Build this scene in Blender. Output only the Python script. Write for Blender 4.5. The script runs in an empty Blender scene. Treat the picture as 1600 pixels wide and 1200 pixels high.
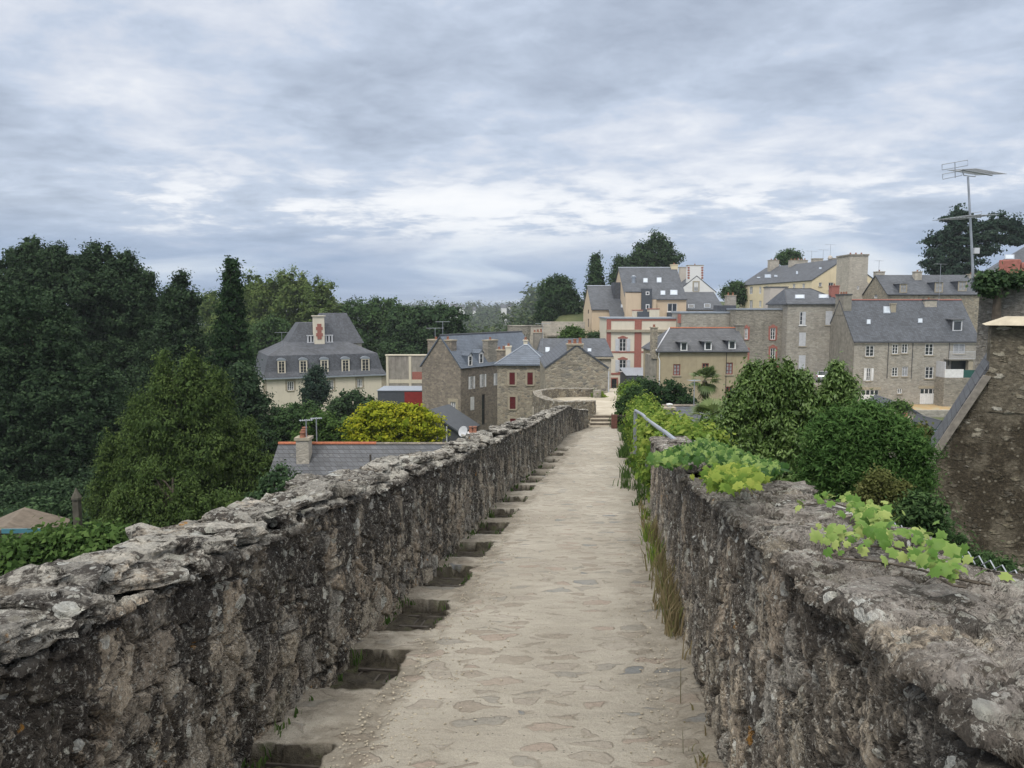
import bpy, bmesh, math, random
import numpy as np
from mathutils import Vector, Matrix
SC = bpy.context.scene
COL = SC.collection
R = math.radians
# ---------------------------------------------------------------- camera
PITCH = math.atan(0.1)
cam_d = bpy.data.cameras.new("camera"); cam = bpy.data.objects.new("camera", cam_d); COL.objects.link(cam)
cam_d.sensor_width = 36.0; cam_d.lens = 27.0; cam_d.clip_start = 0.05; cam_d.clip_end = 9000
cam.location = (0, 0, 0); cam.rotation_euler = (math.pi/2-PITCH, 0, 0)
SC.camera = cam
# ---------------------------------------------------------------- world: overcast sky
SUN_EL, SUN_AZ = 52, 205      # azimuth clockwise from +Y
W = bpy.data.worlds.new("World"); SC.world = W; W.use_nodes = True
nt = W.node_tree; nt.nodes.clear()
def N(t, kind, **kw):
    n = t.nodes.new(kind)
    for k, v in kw.items():
        if k.startswith('i_'):
            key = k[2:]
            key = int(key) if key.isdigit() else key.replace('_', ' ')
            n.inputs[key].default_value = v
        else: setattr(n, k, v)
    return n
def L(t, a, b): t.links.new(a, b)
def ramp(t, fac, stops, interp='LINEAR'):
    r = t.nodes.new('ShaderNodeValToRGB'); r.color_ramp.interpolation = interp
    e = r.color_ramp.elements
    while len(e) < len(stops): e.new(0.5)
    for i, (p, c) in enumerate(stops):
        e[i].position = p
        c = c if isinstance(c, (tuple, list)) else (c, c, c)
        e[i].color = (c[0], c[1], c[2], 1)
    if fac is not None: L(t, fac, r.inputs[0])
    return r.outputs[0]
def mth(t, op, a, b=None, c=None, clamp=False):
    n = t.nodes.new('ShaderNodeMath'); n.operation = op; n.use_clamp = clamp
    for i, v in enumerate((a, b, c)):
        if v is None: continue
        if isinstance(v, (int, float)): n.inputs[i].default_value = v
        else: L(t, v, n.inputs[i])
    return n.outputs[0]
def mixc(t, f, a, b, mode='MIX'):
    n = t.nodes.new('ShaderNodeMix'); n.data_type = 'RGBA'; n.blend_type = mode
    for i, v in ((0, f), (6, a), (7, b)):
        if isinstance(v, (int, float)): n.inputs[i].default_value = v if i == 0 else (v, v, v, 1)
        elif isinstance(v, (tuple, list)): n.inputs[i].default_value = (v[0], v[1], v[2], 1)
        else: L(t, v, n.inputs[i])
    return n.outputs[2]
def maprange(t, v, a, b, c=0.0, d=1.0, smooth=True):
    n = t.nodes.new('ShaderNodeMapRange'); n.interpolation_type = 'SMOOTHSTEP' if smooth else 'LINEAR'
    L(t, v, n.inputs[0])
    for i, x in enumerate((a, b, c, d)): n.inputs[i+1].default_value = x
    return n.outputs[0]
sky = N(nt, 'ShaderNodeTexSky', sky_type='NISHITA', sun_disc=False, sun_elevation=R(SUN_EL), sun_rotation=R(SUN_AZ))
bg_sky = N(nt, 'ShaderNodeBackground'); bg_sky.inputs[1].default_value = 0.10; L(nt, sky.outputs[0], bg_sky.inputs[0])
tc = N(nt, 'ShaderNodeTexCoord')
sep = N(nt, 'ShaderNodeSeparateXYZ'); L(nt, tc.outputs['Generated'], sep.inputs[0])
zc = mth(nt, 'ADD', mth(nt, 'MAXIMUM', sep.outputs[2], 0.0), 0.15)
px_ = mth(nt, 'DIVIDE', sep.outputs[0], zc); py_ = mth(nt, 'DIVIDE', sep.outputs[1], zc)
cmb = N(nt, 'ShaderNodeCombineXYZ'); L(nt, px_, cmb.inputs[0]); L(nt, py_, cmb.inputs[1])
def cloud_noise(scale, detail, rough, dist, off, sx=1.0):
    m = N(nt, 'ShaderNodeMapping'); L(nt, cmb.outputs[0], m.inputs[0]); m.inputs[1].default_value = off; m.inputs[3].default_value = (sx, 1, 1)
    n = N(nt, 'ShaderNodeTexNoise'); L(nt, m.outputs[0], n.inputs[0])
    n.inputs['Scale'].default_value = scale; n.inputs['Detail'].default_value = detail
    n.inputs['Roughness'].default_value = rough; n.inputs['Distortion'].default_value = dist
    return n.outputs[0]
n1 = cloud_noise(0.75, 10, 0.55, 0.25, (4.4, 9.9, 6))
n4 = cloud_noise(6.5, 8, 0.6, 0.5, (2.4, 1.9, 3), 0.8)
n2 = cloud_noise(2.3, 10, 0.58, 0.2, (0.4, 7.7, 2))
n3 = cloud_noise(0.9, 6, 0.5, 0.6, (8.3, 2.2, 5), 0.7)
dens = mth(nt, 'ADD', mth(nt, 'ADD', mth(nt, 'MULTIPLY', n1, 0.48), mth(nt, 'MULTIPLY', n2, 0.36)), mth(nt, 'MULTIPLY', n4, 0.16))
ccol = ramp(nt, dens, [(0.38, (0.40, 0.46, 0.57)), (0.445, (0.49, 0.56, 0.68)), (0.485, (0.565, 0.64, 0.77)), (0.52, (0.66, 0.71, 0.81)), (0.56, (0.75, 0.79, 0.87)), (0.62, (0.93, 0.94, 0.96))])
# blue grey distance under the cloud deck, with pale streaks
hz = maprange(nt, sep.outputs[2], 0.03, 0.135, 1.0, 0.0)
st = ramp(nt, n3, [(0.42, (0.27, 0.37, 0.56)), (0.53, (0.36, 0.46, 0.64)), (0.60, (0.55, 0.64, 0.78)), (0.70, (0.76, 0.81, 0.88))])
clouds = mixc(nt, mth(nt, 'MULTIPLY', hz, 0.93), ccol, st)
# a brighter belt where the deck thins out, ten degrees up
belt = mth(nt, 'MULTIPLY', maprange(nt, sep.outputs[2], 0.07, 0.11), maprange(nt, sep.outputs[2], 0.12, 0.19, 1.0, 0.0))
bl = mth(nt, 'MULTIPLY', belt, maprange(nt, dens, 0.49, 0.56))
clouds = mixc(nt, mth(nt, 'MULTIPLY', bl, 0.8), clouds, (0.97, 0.98, 1.0))
clouds = mixc(nt, maprange(nt, sep.outputs[2], 0.36, 0.7, 0, .8), clouds, (0.74, 0.70, 0.63))  # unseen upper sky turned warmer, to take the blue out of its light
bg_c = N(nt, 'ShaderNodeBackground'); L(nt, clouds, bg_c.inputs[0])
L(nt, maprange(nt, sep.outputs[2], 0.38, 0.80, 0.88, 2.3), bg_c.inputs[1])      # unseen sky overhead brightened to add light, as overcast is brightest there
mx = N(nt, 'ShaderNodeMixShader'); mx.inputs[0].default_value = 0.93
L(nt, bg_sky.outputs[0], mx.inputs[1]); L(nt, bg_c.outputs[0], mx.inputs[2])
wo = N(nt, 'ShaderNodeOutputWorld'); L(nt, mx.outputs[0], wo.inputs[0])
# ---------------------------------------------------------------- sun behind the clouds
sd = bpy.data.lights.new("sun", 'SUN'); sd.energy = 1.5; sd.angle = R(14); sd.color = (1.0, 0.95, 0.87)
so = bpy.data.objects.new("sun", sd); COL.objects.link(so)
sv = Vector((math.sin(R(SUN_AZ))*math.cos(R(SUN_EL)), math.cos(R(SUN_AZ))*math.cos(R(SUN_EL)), math.sin(R(SUN_EL))))
so.rotation_euler = sv.to_track_quat('Z', 'Y').to_euler()
SC.view_settings.view_transform = 'Standard'; SC.view_settings.look = 'None'; SC.view_settings.gamma = 1.0
SC.view_settings.exposure = 0.25
SC.render.engine = 'CYCLES'
SC.cycles.max_bounces = 5; SC.cycles.diffuse_bounces = 3; SC.cycles.glossy_bounces = 2
SC.cycles.transmission_bounces = 2; SC.cycles.transparent_max_bounces = 4; SC.cycles.use_denoising = True
SC.cycles.use_adaptive_sampling = True; SC.cycles.caustics_reflective = False; SC.cycles.caustics_refractive = False

# ================================================================ helpers
F = 1200.0; CP, SP = math.cos(PITCH), math.sin(PITCH)
def ray(px, py):
    u = (600-py)/F
    return Vector(((px-800)/F, CP+SP*u, -SP+CP*u))
def at(px, py, Y):
    d = ray(px, py); return d*(Y/d.y)
def tag(o, label=None, cat=None, group=None, kind=None):
    if label: o['label'] = label
    if cat: o['category'] = cat
    if group: o['group'] = group
    if kind: o['kind'] = kind
    return o
def empty(name, loc=(0, 0, 0), rz=0.0, label=None, cat=None, group=None):
    o = bpy.data.objects.new(name, None); COL.objects.link(o); o.location = loc; o.rotation_euler = (0, 0, rz)
    o.empty_display_size = 0.2
    return tag(o, label, cat, group)
def link(name, me, mat=None, parent=None, smooth=False):
    o = bpy.data.objects.new(name, me); COL.objects.link(o)
    if mat:
        for m in (mat if isinstance(mat, (list, tuple)) else [mat]): me.materials.append(m)
    if parent: o.parent = parent
    if smooth: me.polygons.foreach_set('use_smooth', np.ones(len(me.polygons), dtype=bool))
    return o
def npmesh(name, V, Fq, attrs=None):
    """V (n,3); Fq (m,k) int"""
    me = bpy.data.meshes.new(name)
    V = np.asarray(V, dtype=np.float32); Fq = np.asarray(Fq, dtype=np.int32)
    k = Fq.shape[1]
    me.vertices.add(len(V)); me.vertices.foreach_set('co', V.ravel())
    me.loops.add(Fq.size); me.loops.foreach_set('vertex_index', Fq.ravel())
    me.polygons.add(len(Fq)); me.polygons.foreach_set('loop_start', np.arange(0, Fq.size, k, dtype=np.int32))
    try: me.polygons.foreach_set('loop_total', np.full(len(Fq), k, dtype=np.int32))
    except Exception: pass
    if attrs:
        for an, av in attrs.items():
            a = me.attributes.new(an, 'FLOAT', 'POINT'); a.data.foreach_set('value', np.asarray(av, dtype=np.float32).ravel())
    me.update(calc_edges=True)
    return me
class MB:
    """collects boxes, prisms, tubes and polygons into one mesh"""
    def __init__(s): s.v = []; s.f = []
    def poly(s, pts):
        b = len(s.v); s.v += [tuple(p) for p in pts]; s.f.append(tuple(range(b, b+len(pts)))); return s
    def hexa(s, p):   # 8 points: bottom 0-3 ccw, top 4-7
        b = len(s.v); s.v += [tuple(q) for q in p]
        for f in ((3, 2, 1, 0), (4, 5, 6, 7), (0, 1, 5, 4), (1, 2, 6, 5), (2, 3, 7, 6), (3, 0, 4, 7)): s.f.append(tuple(b+i for i in f))
        return s
    def box(s, x0, y0, z0, x1, y1, z1):
        x0, x1 = min(x0, x1), max(x0, x1); y0, y1 = min(y0, y1), max(y0, y1); z0, z1 = min(z0, z1), max(z0, z1)
        return s.hexa([(x0, y0, z0), (x1, y0, z0), (x1, y1, z0), (x0, y1, z0), (x0, y0, z1), (x1, y0, z1), (x1, y1, z1), (x0, y1, z1)])
    def slab(s, pts, t):     # polygon extruded down by t along its normal
        P = [Vector(p) for p in pts]; n = (P[1]-P[0]).cross(P[2]-P[0]).normalized()
        if n.z < 0: P.reverse(); n = -n
        return s.extr(P, -n*t)
    def extr(s, P, d):
        P = [Vector(p) for p in P]; d = Vector(d); k = len(P); b = len(s.v)
        s.v += [tuple(p) for p in P]+[tuple(p+d) for p in P]
        s.f.append(tuple(b+i for i in range(k))); s.f.append(tuple(b+k+i for i in reversed(range(k))))
        for i in range(k): j = (i+1) % k; s.f.append((b+i, b+k+i, b+k+j, b+j))
        return s
    def tube(s, pts, r, n=6, r1=None, cap=True):
        P = [Vector(p) for p in pts]; m = len(P); b = len(s.v); r1 = r if r1 is None else r1
        for i, p in enumerate(P):
            t = (P[min(i+1, m-1)]-P[max(i-1, 0)]).normalized()
            a = t.cross(Vector((0, 0, 1)) if abs(t.z) < .9 else Vector((1, 0, 0))).normalized(); c = t.cross(a)
            rr = r+(r1-r)*i/max(1, m-1)
            for k in range(n):
                an = 2*math.pi*k/n; s.v.append(tuple(p+a*rr*math.cos(an)+c*rr*math.sin(an)))
        for i in range(m-1):
            for k in range(n):
                k2 = (k+1) % n; s.f.append((b+i*n+k, b+i*n+k2, b+(i+1)*n+k2, b+(i+1)*n+k))
        if cap: s.f.append(tuple(b+k for k in reversed(range(n)))); s.f.append(tuple(b+(m-1)*n+k for k in range(n)))
        return s
    def lathe(s, c, prof, n=10):   # prof [(r,z)]
        b = len(s.v); m = len(prof)
        for r, z in prof:
            for k in range(n):
                a = 2*math.pi*k/n; s.v.append((c[0]+r*math.cos(a), c[1]+r*math.sin(a), c[2]+z))
        for i in range(m-1):
            for k in range(n):
                k2 = (k+1) % n; s.f.append((b+i*n+k, b+i*n+k2, b+(i+1)*n+k2, b+(i+1)*n+k))
        s.f.append(tuple(b+k for k in reversed(range(n)))); s.f.append(tuple(b+(m-1)*n+k for k in range(n)))
        return s
    def build(s, name, mat, parent=None, smooth=False, bevel=0):
        me = bpy.data.meshes.new(name); me.from_pydata(s.v, [], s.f); me.update()
        bm = bmesh.new(); bm.from_mesh(me); bmesh.ops.recalc_face_normals(bm, faces=bm.faces)
        bm.to_mesh(me); bm.free()
        o = link(name, me, mat, parent, smooth)
        if bevel:
            m = o.modifiers.new('bevel', 'BEVEL'); m.width = bevel; m.segments = 2; m.limit_method = 'ANGLE'
        return o
# numpy noise ------------------------------------------------------
def _h(ix, iy, iz, s):
    n = (ix.astype(np.int64)*374761393+iy.astype(np.int64)*668265263+iz.astype(np.int64)*2147483647+s*1274126177) & 0xffffffff
    n = ((n ^ (n >> 13))*1274126177) & 0xffffffff
    n = ((n ^ (n >> 16))*2246822519) & 0xffffffff
    return ((n ^ (n >> 15)) & 0xffffff)/float(0xffffff)
def vn(x, y, z, s=0):
    x = np.asarray(x, float); y = np.asarray(y, float)+0*x; z = np.asarray(z, float)+0*x
    ix, iy, iz = np.floor(x), np.floor(y), np.floor(z); fx, fy, fz = x-ix, y-iy, z-iz
    fx, fy, fz = (f*f*(3-2*f) for f in (fx, fy, fz)); r = 0
    for a in (0, 1):
        for b in (0, 1):
            for c in (0, 1):
                w = (fx if a else 1-fx)*(fy if b else 1-fy)*(fz if c else 1-fz)
                r = r+w*_h(ix+a, iy+b, iz+c, s)
    return r
def fbm(x, y, z, s=0, o=4, g=0.5):
    r = 0; a = 1.0; t = 0; f = 1.0
    for i in range(o): r = r+a*vn(x*f, y*f, z*f, s+i*7); t += a; a *= g; f *= 2.03
    return r/t
def sstep(a, b, x):
    t = np.clip((x-a)/(b-a), 0, 1); return t*t*(3-2*t)

# ================================================================ materials
def newmat(name):
    m = bpy.data.materials.new(name); m.use_nodes = True; t = m.node_tree; b = t.nodes['Principled BSDF']
    b.inputs['Roughness'].default_value = 0.9; b.inputs['Specular IOR Level'].default_value = 0.25
    return m, t, b
def objco(t, scale=(1, 1, 1), off=(0, 0, 0), rot=(0, 0, 0)):
    c = N(t, 'ShaderNodeTexCoord'); m = N(t, 'ShaderNodeMapping'); L(t, c.outputs['Object'], m.inputs[0])
    m.inputs[1].default_value = off; m.inputs[2].default_value = rot; m.inputs[3].default_value = scale
    return m.outputs[0]
def noise(t, co, scale, detail=4, rough=0.55, dist=0.0):
    n = N(t, 'ShaderNodeTexNoise'); L(t, co, n.inputs[0]); n.inputs['Scale'].default_value = scale
    n.inputs['Detail'].default_value = detail; n.inputs['Roughness'].default_value = rough; n.inputs['Distortion'].default_value = dist
    return n.outputs[0]
def voro(t, co, scale, feat='F1', rnd=1.0):
    n = N(t, 'ShaderNodeTexVoronoi', feature=feat); L(t, co, n.inputs[0]); n.inputs['Scale'].default_value = scale
    n.inputs['Randomness'].default_value = rnd
    return n
def warp(t, co, scale, amt):
    n = N(t, 'ShaderNodeTexNoise'); L(t, co, n.inputs[0]); n.inputs['Scale'].default_value = scale; n.inputs['Detail'].default_value = 2
    s = N(t, 'ShaderNodeVectorMath', operation='SUBTRACT'); L(t, n.outputs[1], s.inputs[0]); s.inputs[1].default_value = (.5, .5, .5)
    k = N(t, 'ShaderNodeVectorMath', operation='SCALE'); L(t, s.outputs[0], k.inputs[0]); k.inputs['Scale'].default_value = amt
    a = N(t, 'ShaderNodeVectorMath', operation='ADD'); L(t, co, a.inputs[0]); L(t, k.outputs[0], a.inputs[1])
    return a.outputs[0]
def bump(t, b, h, strength, dist=0.02):
    n = N(t, 'ShaderNodeBump'); L(t, h, n.inputs['Height']); n.inputs['Strength'].default_value = strength; n.inputs['Distance'].default_value = dist
    L(t, n.outputs[0], b.inputs['Normal'])
def plain(name, col, rough=0.7, spec=0.3, metal=0.0, var=0.12, vs=3.0, stain=None):
    m, t, b = newmat(name); b.inputs['Roughness'].default_value = rough; b.inputs['Specular IOR Level'].default_value = spec; b.inputs['Metallic'].default_value = metal
    co = objco(t); n = noise(t, co, vs, 5, 0.6)
    c = ramp(t, n, [(0.3, tuple(x*(1-var) for x in col)), (0.7, tuple(min(1, x*(1+var)) for x in col))])
    if stain:
        s = noise(t, objco(t, (1.6, 1.6, 0.28)), 1.1, 6, 0.65)
        c = mixc(t, mth(t, 'MULTIPLY', maprange(t, s, 0.48, 0.72), stain[1]), c, stain[0])
    L(t, c, b.inputs['Base Color'])
    return m
def rubble(name, cols, mortar, scale=3.2, zs=1.9, depth=0.6, mort_w=0.06, blotch=0.3, dark=(.06, .055, .05)):
    """random rubble stone, coursed by stretching z"""
    m, t, b = newmat(name)
    co = warp(t, objco(t, (1, 1, zs)), 2.5, 0.12)
    e = voro(t, co, scale, 'DISTANCE_TO_EDGE'); f = voro(t, co, scale, 'F1')
    sp = N(t, 'ShaderNodeSeparateColor'); L(t, f.outputs['Color'], sp.inputs[0])
    k = len(cols); c = ramp(t, sp.outputs[0], [(i/(k-1) if k > 1 else 0, q) for i, q in enumerate(cols)])
    c = mixc(t, 0.5, c, ramp(t, noise(t, co, 9, 6, .65), [(.25, .25), (.75, 1.0)]), 'MULTIPLY')
    c = mixc(t, 1.0, c, (1.45, 1.45, 1.45), 'MULTIPLY')
    mm = maprange(t, e.outputs['Distance'], mort_w*0.4, mort_w, 1, 0)
    c = mixc(t, mth(t, 'MULTIPLY', mm, 0.8), c, mortar)
    bl = noise(t, objco(t, (1, 1, .5)), 0.55, 6, 0.65)
    c = mixc(t, mth(t, 'MULTIPLY', maprange(t, bl, 0.45, 0.68), blotch), c, dark)
    L(t, c, b.inputs['Base Color'])
    h = mth(t, 'ADD', maprange(t, e.outputs['Distance'], 0, mort_w*1.6), mth(t, 'MULTIPLY', noise(t, co, 14, 5, .6), 0.5))
    bump(t, b, h, depth, 0.05)
    return m
def slate(name, col, row=0.22, lich=0.15, var=0.25):
    m, t, b = newmat(name); b.inputs['Roughness'].default_value = 0.62; b.inputs['Specular IOR Level'].default_value = 0.4
    br = N(t, 'ShaderNodeTexBrick'); c0 = N(t, 'ShaderNodeTexCoord'); s0 = N(t, 'ShaderNodeSeparateXYZ'); L(t, c0.outputs['Object'], s0.inputs[0])
    cc = N(t, 'ShaderNodeCombineXYZ'); L(t, mth(t, 'ADD', s0.outputs[0], s0.outputs[1]), cc.inputs[0]); L(t, s0.outputs[2], cc.inputs[1])
    L(t, cc.outputs[0], br.inputs[0])
    br.inputs['Color1'].default_value = (*[x*(1+var) for x in col], 1); br.inputs['Color2'].default_value = (*[x*(1-var) for x in col], 1)
    br.inputs['Mortar'].default_value = (*[x*0.45 for x in col], 1); br.inputs['Scale'].default_value = 1.0
    br.inputs['Mortar Size'].default_value = 0.012; br.inputs['Brick Width'].default_value = 0.26; br.inputs['Row Height'].default_value = row*0.7
    br.inputs['Bias'].default_value = 0.0
    c = br.outputs['Color']
    n = noise(t, objco(t, (1, 1, .35)), 0.7, 7, 0.68)
    c = mixc(t, 0.55, c, ramp(t, n, [(.3, .55), (.5, 1.0), (.72, 1.35)]), 'MULTIPLY')
    l = noise(t, objco(t), 4.5, 6, 0.7)
    c = mixc(t, mth(t, 'MULTIPLY', maprange(t, l, 0.58, 0.72), lich), c, (.34, .34, .30))
    L(t, c, b.inputs['Base Color']); bump(t, b, br.outputs['Fac'], -0.35, 0.03)
    return m
M = {}
M['glass'] = newmat('window_glass')[0]
_b = M['glass'].node_tree.nodes['Principled BSDF']; _b.inputs['Base Color'].default_value = (.035, .042, .05, 1); _b.inputs['Roughness'].default_value = 0.08; _b.inputs['Specular IOR Level'].default_value = 0.6
M['curtain'] = plain('net_curtain_glass', (.30, .31, .33), .35, .5, var=.3, vs=4)
M['skyglass'] = plain('skylight_glass', (.42, .48, .55), .12, .9, var=.1)
M['white'] = plain('white_paint', (.72, .73, .74), .5)
M['palegrey'] = plain('pale_grey_paint', (.52, .54, .58), .55)
M['redpaint'] = plain('dark_red_paint', (.11, .018, .022), .5)
M['brickred'] = plain('brick_red', (.33, .135, .11), .85, var=.25, vs=12)
M['pot'] = plain('old_terracotta', (.26, .12, .08), .85, var=.3, vs=9)
M['redframe'] = plain('faded_red_frame', (.24, .075, .06), .6)
M['tile'] = plain('terracotta', (.40, .14, .075), .8, var=.25, vs=9)
M['zinc'] = plain('zinc', (.32, .36, .42), .42, .5, .3)
M['gutter'] = plain('dark_gutter', (.06, .065, .075), .5, .4)
M['iron'] = plain('dark_iron', (.085, .075, .065), .6, .4, .4, var=.3, vs=20)
M['galv'] = plain('galvanised_steel', (.36, .39, .44), .45, .5, .5, var=.15)
M['bark'] = plain('bark', (.09, .075, .06), .95, var=.4, vs=7)
M['cream'] = plain('cream_render', (.66, .61, .51), .9, var=.05, vs=.8, stain=((.46, .42, .34), .3))
M['ivory'] = plain('ivory_render', (.62, .57, .46), .9, var=.05, vs=.8, stain=((.44, .41, .34), .35))
M['orange_r'] = plain('apricot_render', (.58, .47, .345), .9, var=.04, vs=.6, stain=((.42, .33, .25), .25))
M['pinkgrey'] = plain('pale_gable_render', (.50, .46, .41), .9, var=.05)
M['tanr'] = plain('tan_render', (.38, .325, .225), .92, var=.10, vs=1.2, stain=((.24, .19, .12), .5))
M['yellow_r'] = plain('yellow_render', (.70, .61, .43), .9, var=.05, vs=.7, stain=((.5, .43, .3), .3))
M['greenish_r'] = plain('grey_yellow_render', (.50, .46, .34), .9, var=.06, vs=.7, stain=((.38, .35, .27), .4))
M['whiter'] = plain('white_render', (.72, .73, .74), .9, var=.03)
M['concrete'] = plain('stained_concrete', (.30, .28, .25), .92, var=.25, vs=1.0, stain=((.15, .13, .12), .8))
M['charcoal'] = plain('charcoal_panel', (.075, .085, .10), .6)
M['redpanel'] = plain('red_panel', (.24, .03, .028), .5)
M['lintel'] = plain('dressed_stone', (.36, .32, .25), .9, var=.15, vs=5)
M['greyrend'] = plain('grey_roughcast', (.25, .235, .205), .95, var=.25, vs=2.2, stain=((.15, .14, .125), .6))
M['st_left'] = rubble('brown_rubble', [(0.218, 0.189, 0.156), (0.164, 0.144, 0.123), (0.283, 0.245, 0.200), (0.145, 0.132, 0.120)], (0.263, 0.234, 0.197), 3.4, 1.8, .6, .07, .2)
M['st_mid'] = rubble('gold_rubble', [(0.286, 0.252, 0.195), (0.193, 0.173, 0.143), (0.363, 0.324, 0.255), (0.154, 0.147, 0.132), (0.314, 0.264, 0.199)], (0.355, 0.325, 0.263), 3.3, 1.7, .7, .08, .2)
M['st_grey'] = rubble('grey_rubble', [(0.227, 0.212, 0.181), (0.294, 0.274, 0.237), (0.175, 0.164, 0.144), (0.347, 0.322, 0.275)], (0.269, 0.253, 0.222), 3.0, 2.6, .6, .07, .25)
M['st_warm'] = rubble('warm_grey_rubble', [(0.313, 0.293, 0.258), (0.235, 0.224, 0.201), (0.362, 0.342, 0.306), (0.276, 0.256, 0.224)], (0.340, 0.324, 0.289), 2.6, 2.4, .4, .08, .22)
M['st_pale'] = rubble('pointed_grey_rubble', [(.30, .27, .23), (.24, .22, .19), (.36, .33, .28)], (.33, .32, .30), 4.0, 2.2, .8, .14, .35)
M['st_far'] = rubble('pale_rubble', [(0.412, 0.381, 0.328), (0.323, 0.301, 0.261), (0.463, 0.428, 0.371)], (0.425, 0.394, 0.342), 2.6, 2.2, .35, .08, .18)
M['sl_blue'] = slate('blue_slate', (.115, .140, .18), lich=.03, var=.1)
M['sl_dark'] = slate('dark_slate', (.078, .088, .106), lich=.12)
M['sl_old'] = slate('weathered_slate', (.088, .094, .106), lich=.4, var=.18)
M['sl_man'] = slate('manor_slate', (.08, .088, .105), lich=.1)

# ================================================================ rampart walk
YP = [-3, 0, 3.4, 9.5, 17, 24, 32, 33.2]; ZP = [-1.25, -1.6, -2.1, -2.87, -3.74, -4.43, -5.15, -5.2]
_yy = np.linspace(-3, 33.2, 400); _zz = np.interp(_yy, YP, ZP)
for _ in range(3): _zz[8:-8] = np.convolve(_zz, np.ones(17)/17, 'valid')

def pz(y): return np.interp(y, _yy, _zz)
XLY = [-3, 0, 14.7, 22, 30, 33.4]; XLX = [-1.98, -1.64, .02, 1.12, 2.25, 3.42]
XRY = [-3, 0, 3.4, 9.5, 17, 31, 33.4]; XRX = [.06, .477, .953, 1.80, 2.87, 4.72, 5.05]
def xl(y): return np.interp(y, XLY, XLX)
def xr(y): return np.interp(y, XRY, XRX)
def logspace(y0, y1, off, step):     # steps grow with distance from the camera
    ys = [y0]
    while ys[-1] < y1: ys.append(ys[-1]+step*max(0.6, math.hypot(ys[-1], off)))
    ys[-1] = y1
    return np.array(ys)
def gridfaces(nu, nv):
    i, j = np.meshgrid(np.arange(nu-1), np.arange(nv-1), indexing='ij'); a = (i*nv+j).ravel()
    return np.stack([a, a+nv, a+nv+1, a+1], 1)
# pits beside the left wall: (photo row of their near edge, length, width)
def y_of_row(py):
    lo, hi = 1.0, 33.0
    for _ in range(40):
        m = (lo+hi)/2
        z = -m*math.tan(PITCH+math.atan((py-600)/F))
        if z > pz(m): lo = m
        else: hi = m
    return lo
PITS = []
for py0, py1, w in ((1215, 1160, .36), (1072, 1012, .40), (980, 934, .40), (912, 882, .40), (866, 846, .40), (832, 815, .40), (806, 794, .40), (783, 774, .40), (765, 757, .40), (752, 745, .40), (741, 735, .40), (731, 725.40, .40), (721, 716.40, .38), (711, 707, .38), (703, 699.40, .38)):
    PITS.append((y_of_row(py0), y_of_row(py1), w))

m, t, b = newmat('paved_walk')
co = objco(t); cw = warp(t, objco(t, (1, 1.0, 1)), 7.0, 0.16)
flat = N(t, 'ShaderNodeVectorMath', operation='MULTIPLY'); L(t, cw, flat.inputs[0]); flat.inputs[1].default_value = (0.75, 1.35, 0.0)
e = voro(t, flat.outputs[0], 5.2, 'DISTANCE_TO_EDGE', .9); f = voro(t, flat.outputs[0], 5.2, 'F1', .9)
sp = N(t, 'ShaderNodeSeparateColor'); L(t, f.outputs['Color'], sp.inputs[0])
big = noise(t, co, 0.9, 4, .6)
shown = mth(t, 'MULTIPLY', mth(t, 'GREATER_THAN', sp.outputs[1], 0.22), 1.0)
en = mth(t, 'ADD', e.outputs['Distance'], mth(t, 'MULTIPLY', noise(t, co, 22, 4, .6), 0.10))
st = mth(t, 'MULTIPLY', maprange(t, en, 0.20, 0.235), shown)
st = mth(t, 'MULTIPLY', st, maprange(t, noise(t, co, 1.6, 4, .6), .38, .56, .5, 1.0))
scol = ramp(t, sp.outputs[0], [(0, (.27, .235, .195)), (.25, (.31, .28, .24)), (.45, (.25, .24, .215)), (.6, (.20, .215, .215)), (.72, (.32, .262, .22)), (.86, (.145, .17, .195)), (.93, (.37, .34, .30)), (1, (.37, .34, .30))], 'CONSTANT')
scol = mixc(t, .5, scol, ramp(t, noise(t, co, 35, 5, .7), [(.25, .5), (.75, 1.5)]), 'MULTIPLY')
sand = ramp(t, big, [(.3, (.31, .285, .24)), (.5, (.37, .345, .295)), (.7, (.44, .41, .355))])
cr = noise(t, objco(t, (1, 3.2, 1)), 4.5, 6, .7); sand = mixc(t, .28, sand, ramp(t, cr, [(.34, .62), (.5, 1.0), (.66, 1.28)]), 'MULTIPLY')
g1 = noise(t, co, 150, 3, .7); g2 = voro(t, co, 95, 'F1')
sand = mixc(t, .55, sand, ramp(t, g1, [(.3, .62), (.5, 1.0), (.7, 1.3)]), 'MULTIPLY')
pebm = mth(t, 'MULTIPLY', maprange(t, g2.outputs['Distance'], .18, .34, 1, 0), maprange(t, noise(t, co, 2.2, 5, .7), .50, .62))
sand = mixc(t, mth(t, 'MULTIPLY', pebm, .6), sand, (.52, .44, .33))
darkp = voro(t, co, 38, 'F1'); dsp = N(t, 'ShaderNodeSeparateColor'); L(t, darkp.outputs['Color'], dsp.inputs[0])
dk = mth(t, 'MULTIPLY', mth(t, 'MULTIPLY', maprange(t, darkp.outputs['Distance'], .12, .26, 1, 0), mth(t, 'GREATER_THAN', dsp.outputs[2], .90)), .85)
c = mixc(t, mth(t, 'MULTIPLY', st, .78), sand, scol)
rimm = mth(t, 'MULTIPLY', mth(t, 'MULTIPLY', maprange(t, en, .165, .20), maprange(t, en, .205, .235, 1, 0)), shown)
c = mixc(t, mth(t, 'MULTIPLY', rimm, .45), c, (.16, .135, .105))
c = mixc(t, dk, c, (.09, .08, .07))
at_ = N(t, 'ShaderNodeAttribute', attribute_name='dirt'); pt_ = N(t, 'ShaderNodeAttribute', attribute_name='pit')
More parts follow.
